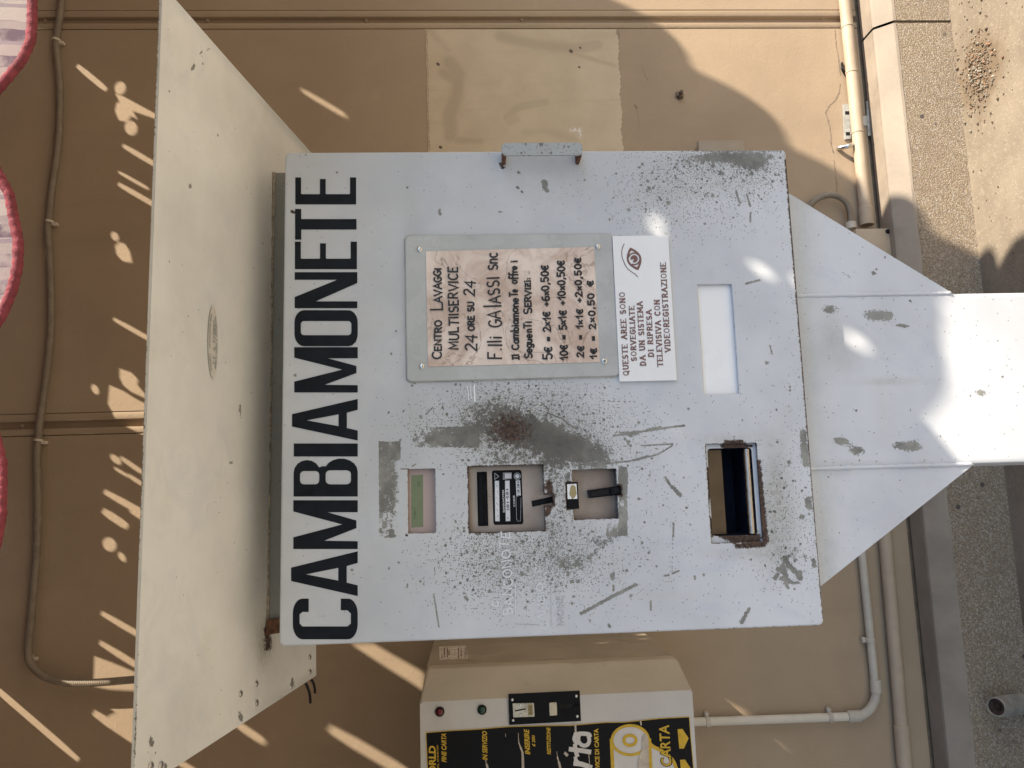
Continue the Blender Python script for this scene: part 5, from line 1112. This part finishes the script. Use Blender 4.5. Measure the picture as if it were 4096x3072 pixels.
# poster
pe = [(1703, 2930), (1800, 2922), (1900, 2917), (2030, 2906), (2180, 2902), (2284, 2901), (2420, 2889), (2500, 2888), (2640, 2873), (2758, 2867)]
bx = [(2758, 2867), (2764, 2950), (2775, 3072), (2794, 3380)]; tx_ = [(1722, 3380), (1709, 3072), (1703, 2930)]
outl = pe+bx[1:]+tx_[:-1]
bm = B(); flat_with_holes(bm, [Vector(p) for p in outl], [], lambda q: PDp(q.x, q.y, .0008))
bmesh.ops.subdivide_edges(bm, edges=bm.edges[:], cuts=3); po = obj('poster', bm, 'poster', pd, label='black poster with yellow lettering and a drawing of a paper roll')
bm = B(); PX = lambda x, y: PDp(x, y, .0012)
ribbon(bm, [PX(x, y+1) for x, y in pe], .0014, NW); ribbon(bm, [PX(x-1, y) for x, y in bx], .0014, NW); ribbon(bm, [PX(x+1, y) for x, y in tx_], .0014, NW)
def ft(txt, a, b, h, bold=.034, sh=.26, l=.0013): fonttext(bm, txt, lambda x, y: PDp(x, y, l), a, b, h, NW, bold, sh, 0)
Z6 = lambda x, y: (1650+x/3.178, 2550+y/3.178); Z7 = lambda x, y: (2250+x/3.178, 2550+y/3.178)
ft('WORLD', Z6(296, 1885), Z6(290, 1375), 27, .035, .05); ft('TEL. 0376/401069', Z6(338, 1665), Z6(328, 1370), 7.5, .01, 0)
ft('FINE CARTA', Z6(430, 1585), Z6(426, 1220), 19); ft('IN SERVIZIO', Z6(950, 1560), Z6(944, 1188), 19); ft('INSERIRE', Z6(1494, 1487), Z6(1478, 1160), 20); ft('\u00a3 200', Z6(1558, 1388), Z6(1553, 1240), 12); ft('RESTITUZIONE', Z6(1758, 1487), Z6(1750, 1140), 15)
ft('SELF SERVICE DI CARTA', Z7(482, 1930), Z7(452, 1157), 17, .04, 0)
for pts in (((1463, 1166), (1525, 1161), (1603, 1280), (1545, 1410), (1485, 1414)), ((1493, 1556), (1556, 1550), (1632, 1668), (1578, 1800), (1518, 1804)), ((1528, 1945), (1590, 1940), (1668, 2060), (1612, 2190), (1552, 2194))): flat_with_holes(bm, [Vector(Z7(*p)) for p in pts], [], lambda q: PX(q.x, q.y))
# the paper roll, outlines in yellow
def ell(cx, cy, rx, ry, n=44, a0=0, a1=360): return [Vector(Z7(cx+rx*math.cos(a), cy+ry*math.sin(a))) for a in np.linspace(math.radians(a0), math.radians(a1), n)]
ribbon(bm, [PDp(p.x, p.y, .0018) for p in ell(862, 1305, 232, 186)], .0062, NW); ribbon(bm, [PDp(p.x, p.y, .0020) for p in ell(858, 1308, 78, 64)], .0068, NW)
for pts in ([(622, 1300), (628, 1420), (640, 1700), (660, 2300)], [(1104, 1300), (1110, 1420), (1124, 1700), (1150, 2300)], [(1105, 1340), (1150, 1385), (1240, 1430), (1330, 1490), (1400, 1560), (1450, 1680), (1480, 1900), (1500, 2300)]): ribbon(bm, smooth_path([PDp(*Z7(*p), .0018) for p in pts], 4), .0078, NW)
obj('yellow_print', bm, 'yellow', po)
bm = B(); body_ = [(620, 1300), (628, 1420), (640, 1700), (655, 2300), (1145, 2300), (1124, 1700), (1112, 1300)]
poly(bm, [PDp(p.x, p.y, .0011) for p in ell(862, 1305, 240, 190)[:-1]]); flat_with_holes(bm, [Vector(Z7(*p)) for p in body_], [], lambda q: PDp(q.x, q.y, .00115))
flat_with_holes(bm, [Vector(Z7(*p)) for p in ((1118, 1370), (1180, 1400), (1250, 1440), (1330, 1500), (1395, 1570), (1440, 1690), (1470, 1900), (1495, 2300), (1150, 2300), (1124, 1700))], [], lambda q: PDp(q.x, q.y, .0012))
obj('roll_drawing', bm, 'pwhite', po)
bm = B()                            # brush script "Carta"
def script(pts, wd=.0125): ribbon(bm, smooth_path([PDp(*Z7(*p), .0019) for p in pts], 7), wd*.66, NW)
script([(165, 1235), (150, 1290), (175, 1335), (205, 1335)], .013); script([(165, 1232), (240, 1222), (330, 1230), (345, 1250)], .014); script([(215, 1225), (200, 1300), (225, 1350), (270, 1375), (320, 1360), (340, 1310), (330, 1250)], .013)
script([(100, 1420), (180, 1430), (260, 1440), (345, 1455)], .015); script([(160, 1370), (165, 1430), (185, 1500)], .014)
script([(160, 1600), (250, 1612), (355, 1650)], .016); script([(200, 1590), (172, 1560), (165, 1530)], .012)
script([(150, 1780), (180, 1720), (290, 1715), (350, 1790), (350, 1700)], .014); script([(215, 1730), (200, 1800), (290, 1860), (350, 1800)], .012); script([(80, 1960), (20, 2050), (60, 2200), (240, 2270), (350, 2160), (340, 2040)], .020)
obj('script_word', bm, 'pwhite', po)
bm = B(); ft('CARTA', Z7(1384, 1632), Z7(1350, 1112), 41, .02, .12, .0022); o_ = obj('carta_word', bm, 'yellow', po)
bm = B(); ft('CARTA', Z7(1391, 1640), Z7(1355, 1106), 44, .055, .12, .0020); obj('word_outline', bm, 'cable', po)
for pts, w0, w1 in (([(1345, 1215), (1348, 1290), (1352, 1340), (1375, 1400), (1398, 1460), (1402, 1540), (1405, 1700)], .001, .0055), ([(1835, 1450), (1842, 1520), (1862, 1590), (1885, 1680)], .001, .005), ([(930, 1565), (945, 1620), (960, 1690)], .002, .005), ([(1180, 1225), (1186, 1262)], .001, .002), ([(1940, 1470), (1965, 1495)], .006, .002)):
    P_ = [PDp(*Z6(*p), .0024) for p in pts]; bm = B()
    for i in range(len(P_)-1): ribbon(bm, [P_[i], P_[i+1]], w0+(w1-w0)*i/max(1, len(P_)-2), NW)
    obj('tear', bm, 'torn', po)
for pts, w_ in ((((160, 1062), (164, 1130), (168, 1200)), .0042), (((992, 1062), (1000, 1110)), .003), (((335, 1490), (350, 1700)), .0015)):
    bm = B(); ribbon(bm, [PDp(*Z7(*p), .0024) for p in pts], w_, NW); obj('tear', bm, 'torn', po)
bm = B(); flat_with_holes(bm, [Vector(Z7(*p)) for p in ((1052, 1222), (1015, 1270), (1008, 1340), (1010, 1420), (985, 1480), (965, 1540), (950, 1700), (940, 2200), (1090, 2200), (1094, 1700), (1098, 1500), (1092, 1300), (1080, 1250))], [], lambda q: PDp(q.x, q.y, .0026))
obj('tear', bm, 'torn', po, label='wide pale strip torn off the paper roll drawing')
# installer's label on the shaded side
def side(x, y, l=.0005):
    d = ray(x, y); return EYE+d*((xs-.004+l)/d.x)
bm = B(); poly(bm, [side(x, y) for x, y in ((1758, 2640), (1756, 2587), (1861, 2582), (1872, 2634))]); st_ = obj('maker_label', bm, 'torn', pd, label='small printed paper label on the side of the dispenser')
bm = B(); nS = Vector((1, 0, 0)); S_ = lambda x, y: side(x, y, .0009)
for x, y0, y1, wd in ((1768, 2632, 2620, .0035), (1778, 2628, 2592, .004), (1790, 2630, 2590, .004), (1797, 2620, 2602, .005), (1820, 2622, 2600, .0012), (1834, 2632, 2590, .003), (1845, 2626, 2594, .003), (1860, 2630, 2588, .0016), (1864, 2632, 2592, .0016)):
    k_ = y0
    while k_ > y1: ribbon(bm, [S_(x, k_), S_(x-.3, max(y1, k_-4.5))], wd*random.uniform(.6, 1), nS); k_ -= random.choice((5.5, 6, 7.5))
obj('label_print', bm, 'signink', st_)

# ================================================================== AWNING
YA0 = .55; zA0 = lambda: EYE.z+.47; SL = .651
zr = lambda Y: EYE.z+.47+SL*(Y-YA0)
def hit(P):                         # where the sun ray through P meets the sloping cloth
    t = (EYE.z+.47+SL*(P.y-YA0)-P.z)/(TZ+SL); return Vector((P.x+TX*t, P.y-t, P.z+TZ*t))
def hitfront(P):                    # ... or the hanging front valance
    t = P.y-YA0; return Vector((P.x+TX*t, YA0, P.z+TZ*t))
aw = empty('awning', 'striped cloth awning with scalloped red braided edge hanging above the machine', 'awning', loc=(1, YW, EYE.z+1.7))
# right edge of the cloth, measured from the edge of its shadow on the wall
A_, B_ = hit(on(2407, 0, YW)), hit(on(3530, 900, YW))
XR = lambda Y: B_.x+(A_.x-B_.x)*(Y-B_.y)/(A_.y-B_.y)
XLf = -5.0  # unseen left wing lengthened to cut sky light on the wall
HPIX = []                           # sunlit streaks and flecks: (photo polygon, surface distance)
def streak(x0, y0, x1, y1, w, Y=YW, taper=.7):
    a, b = Vector((x0, y0)), Vector((x1, y1)); d = (b-a).normalized(); n = Vector((-d.y, d.x))*w/2; HPIX.append(([a+n*taper, a.lerp(b, .3)+n, a.lerp(b, .8)+n, b+n*taper, b-n*taper, a.lerp(b, .8)-n, a.lerp(b, .3)-n, a-n*taper], Y))
def fleck(x, y, rx, ry, rot=0, Y=YW):
    c, s = math.cos(math.radians(rot)), math.sin(math.radians(rot)); HPIX.append(([Vector((x+rx*math.cos(a)*c-ry*math.sin(a)*s, y+rx*math.cos(a)*s+ry*math.sin(a)*c)) for a in np.linspace(0, 6.283, 13)[:-1]], Y))
def blob(pts, Y=YW): HPIX.append(([Vector(p) for p in pts], Y))
z = lambda l, ox, oy: [(ox+a/1.62, oy+b/1.62) for a, b in l]
streak(308, 262, 426, 360, 22); fleck(481, 352, 22, 26, 15); blob(z([(745, 605), (800, 625), (900, 680), (1010, 740), (1010, 772), (905, 735), (860, 720), (890, 775), (850, 752), (820, 790), (770, 780), (745, 720), (755, 670), (775, 660)], 0, 0)); fleck(523, 512, 25, 30, -15)
streak(490, 582, 640, 672, 20); streak(472, 688, 590, 756, 13); streak(470, 736, 640, 836, 20); fleck(454, 946, 14, 20, -30); blob(z([(735, 1595), (760, 1570), (800, 1580), (830, 1630), (845, 1700), (815, 1700), (780, 1690), (745, 1650)], 0, 0))
streak(208, 1028, 240, 1066, 18); streak(446, 1276, 640, 1384, 18); fleck(374, 1558, 13, 22, -30)
blob(z([(765, 730), (840, 755), (885, 800), (880, 835), (940, 905), (940, 925), (840, 880), (790, 840), (765, 790)], 0, 1024)); blob(z([(700, 838), (790, 875), (870, 925), (960, 970), (960, 1045), (740, 1045), (690, 960)], 0, 1024)); blob(z([(720, 1012), (960, 1003), (960, 1180), (880, 1140), (800, 1100), (735, 1048)], 0, 1024))
fleck(460, 1838, 13, 28, -50); streak(480, 1830, 570, 1892, 18); streak(455, 1872, 510, 1905, 12); streak(510, 1900, 580, 1945, 16); streak(415, 1966, 640, 2090, 26); streak(410, 2042, 510, 2108, 30); streak(520, 2042, 640, 2108, 22)
fleck(438, 2178, 26, 30, -40); fleck(488, 2228, 12, 22, -35); streak(405, 2452, 640, 2590, 24); streak(398, 2570, 640, 2722, 26)
blob(z([(610, 935), (720, 975), (900, 1050), (960, 1090), (960, 1165), (700, 1150), (600, 1130)], 0, 2048)); blob(z([(630, 1238), (950, 1245), (950, 1400), (760, 1310), (690, 1265)], 0, 2048)); blob(z([(690, 1325), (740, 1300), (870, 1350), (960, 1395), (960, 1520), (820, 1450)], 0, 2048)); streak(370, 2850, 560, 2980, 34)
streak(-90, 2690, 308, 3040, 26); streak(1203, 360, 1378, 465, 19); streak(930, 2890, 1052, 2972, 30); blob(z([(640, 855), (780, 850), (900, 920), (1120, 1045), (1120, 1165), (1040, 1110), (860, 1000)], 1000, 2048)); streak(1310, 2915, 1640, 3105, 44); streak(690, 3040, 780, 3090, 24)
blob(z([(1435, 1237), (1500, 1252), (1640, 1318), (1560, 1338), (1520, 1315)], 2000, 2048))
fleck(2690, 800, 30, 62, -28, .93); fleck(2640, 905, 44, 50, -30, .93); fleck(2668, 950, 16, 44, -40, .93); fleck(3045, 1078, 26, 62, -58, .93); fleck(2728, 1730, 28, 52, -15, .93); fleck(3440, 1374, 34, 70, -60, .966)
streak(2368, 2558, 2400, 2548, 16, 2.15); streak(2580, 2575, 2620, 2562, 24, 2.2)
roofH, frontH = [], []; YE0 = YA0-.009  # openings made up in the cloth so sun lands on each streak
for pg, Y in HPIX:
    P3 = [on(p.x, p.y, Y) for p in pg]; hs = [hit(p) for p in P3]
    hf = [hitfront(p) for p in P3]
    if max(h.y for h in hs) > YE0-.001: roofH.append([Vector((h.x, h.y)) for h in hs])
    if min(h.z-zr(YA0) for h in hf) < .002: frontH.append([Vector((h.x, h.z)) for h in hf])
# cloth
ncol = 40
zrw = lambda x, y: zr(y)-.006*math.sin(y*7+x*2)**2*min(1, (y-YA0)/.2)
outer = [Vector((XLf, YE0))]+[Vector((XLf+(XR(YA0)-XLf)*i/60, YE0)) for i in range(1, 60)]+[Vector((XR(YA0), YE0))]+[Vector((XR(YA0+(YW-.002-YA0)*i/40), YA0+(YW-.002-YA0)*i/40)) for i in range(0, 41)]+[Vector((XLf, YW-.002))]
bm = B(); flat_with_holes(bm, outer, roofH, lambda q: Vector((q.x, q.y, zrw(q.x, q.y)))); obj('cloth', bm, 'fabric', aw, label='striped cloth top with slits and holes added to pass sun streaks')
# front valance: bulges set where the photo shows them
zv = [on(122, 100, YA0), on(88, 1010, YA0), on(20, 2085, YA0)]
per = (zv[0].x-zv[2].x)/2; xc = zv[1].x; zb0 = sum(p.z for p in zv)/3; zsl = (zv[0].z-zv[2].z)/(zv[0].x-zv[2].x)
def zval(x):
    t = ((x-xc)/per+.5) % 1-.5; return zb0+zsl*max(-.5, min(.5, x-xc))*0+.040*(2*abs(t))**2.0+.0012*math.sin(x*71)+.0008*math.sin(x*160+1)
def zval2(x):                       # the three bulges in view are not quite level
    return zval(x)+np.interp(x, [zv[2].x, zv[1].x, zv[0].x], [zv[2].z-zb0, zv[1].z-zb0, zv[0].z-zb0])-.088*np.clip((x-.42)/.35, 0, 1)**2*(3-2*np.clip((x-.42)/.35, 0, 1))
yv = lambda x, z_: YA0-.001+.006*math.sin(x*17+.7*math.sin(x*5))*max(0, (zr(YA0)-z_)/.15)-.003*math.sin(x*43+2)*max(0, (zr(YA0)-z_)/.15)
xs_ = np.linspace(XLf, XR(YA0), 420)
lo = [Vector((x, zval2(x))) for x in xs_]; outer = lo+[Vector((XR(YA0)-(XR(YA0)-XLf)*i/80, zr(YA0)-.0005)) for i in range(81)]
bm = B(); flat_with_holes(bm, outer, frontH, lambda q: Vector((q.x, yv(q.x, q.y), q.y))); obj('front_valance', bm, 'fabric', aw, label='striped scalloped flap along the front edge')
def braid(P, r):
    bm = B(); n = len(P); L = 0; out = []; acc = [0]
    for a, b in zip(P[:-1], P[1:]): acc.append(acc[-1]+(b-a).length)
    m = int(acc[-1]/.0018); j = 0
    for i in range(m):
        s = acc[-1]*i/(m-1)
        while j < n-2 and acc[j+1] < s: j += 1
        out.append(P[j].lerp(P[j+1], (s-acc[j])/max(1e-9, acc[j+1]-acc[j])))
    tube(bm, out, lambda i: r*(1+.06*math.sin(i*1.57)+random.uniform(-.05, .05)), 10); return bm
obj('braid_trim', braid([Vector((x, yv(x, zval2(x))-.001, zval2(x))) for x in xs_], .0036), 'trim', aw, True, label='red braided edging')
# right valance: hanging scallops; their cusps follow the shadow on the wall
c1, c2 = hit(on(2759, 321, YW)), hit(on(3150, 630, YW)); pr = abs(c1.y-c2.y); yc = c1.y
ys = np.linspace(YA0, YW-.002, 420); hang = lambda y: .035+.085*math.sin(math.pi*(((y-yc)/pr) % 1))**.8
lo = [Vector((y, zr(y)-hang(y)+.035)) for y in ys]; outer = lo+[Vector((YW-.002-(YW-.002-YA0)*i/60, zr(YW-.002-(YW-.002-YA0)*i/60)+.034)) for i in range(61)]
bm = B(); flat_with_holes(bm, outer, [], lambda q: Vector((XR(q.x)+.002, q.x, q.y))); obj('side_valance', bm, 'fabric', aw, label='striped scalloped flap along the right edge')
obj('braid_trim', braid([Vector((XR(y)+.002, y, zr(y)-hang(y)+.035)) for y in ys], .0036), 'trim', aw, True)
bm = B(); tube(bm, [Vector((XLf, YA0+.012, zr(YA0)+.012)), Vector((XR(YA0), YA0+.012, zr(YA0)+.012))], .014, 14); obj('front_bar', bm, 'awnframe', aw, True)
bm = B(); tube(bm, [Vector((XLf, YW-.03, zr(YW)+.02)), Vector((XR(YW), YW-.03, zr(YW)+.02))], .03, 16); obj('roller', bm, 'awnframe', aw, True)
for x in (XLf+.05, XR(YA0)-.04):
    bm = B(); tube(bm, [Vector((x, YA0+.012, zr(YA0)+.012)), Vector((x+.0, YW-.02, zr(YA0)+.1))], .011, 12); obj('support_arm', bm, 'awnframe', aw, True)
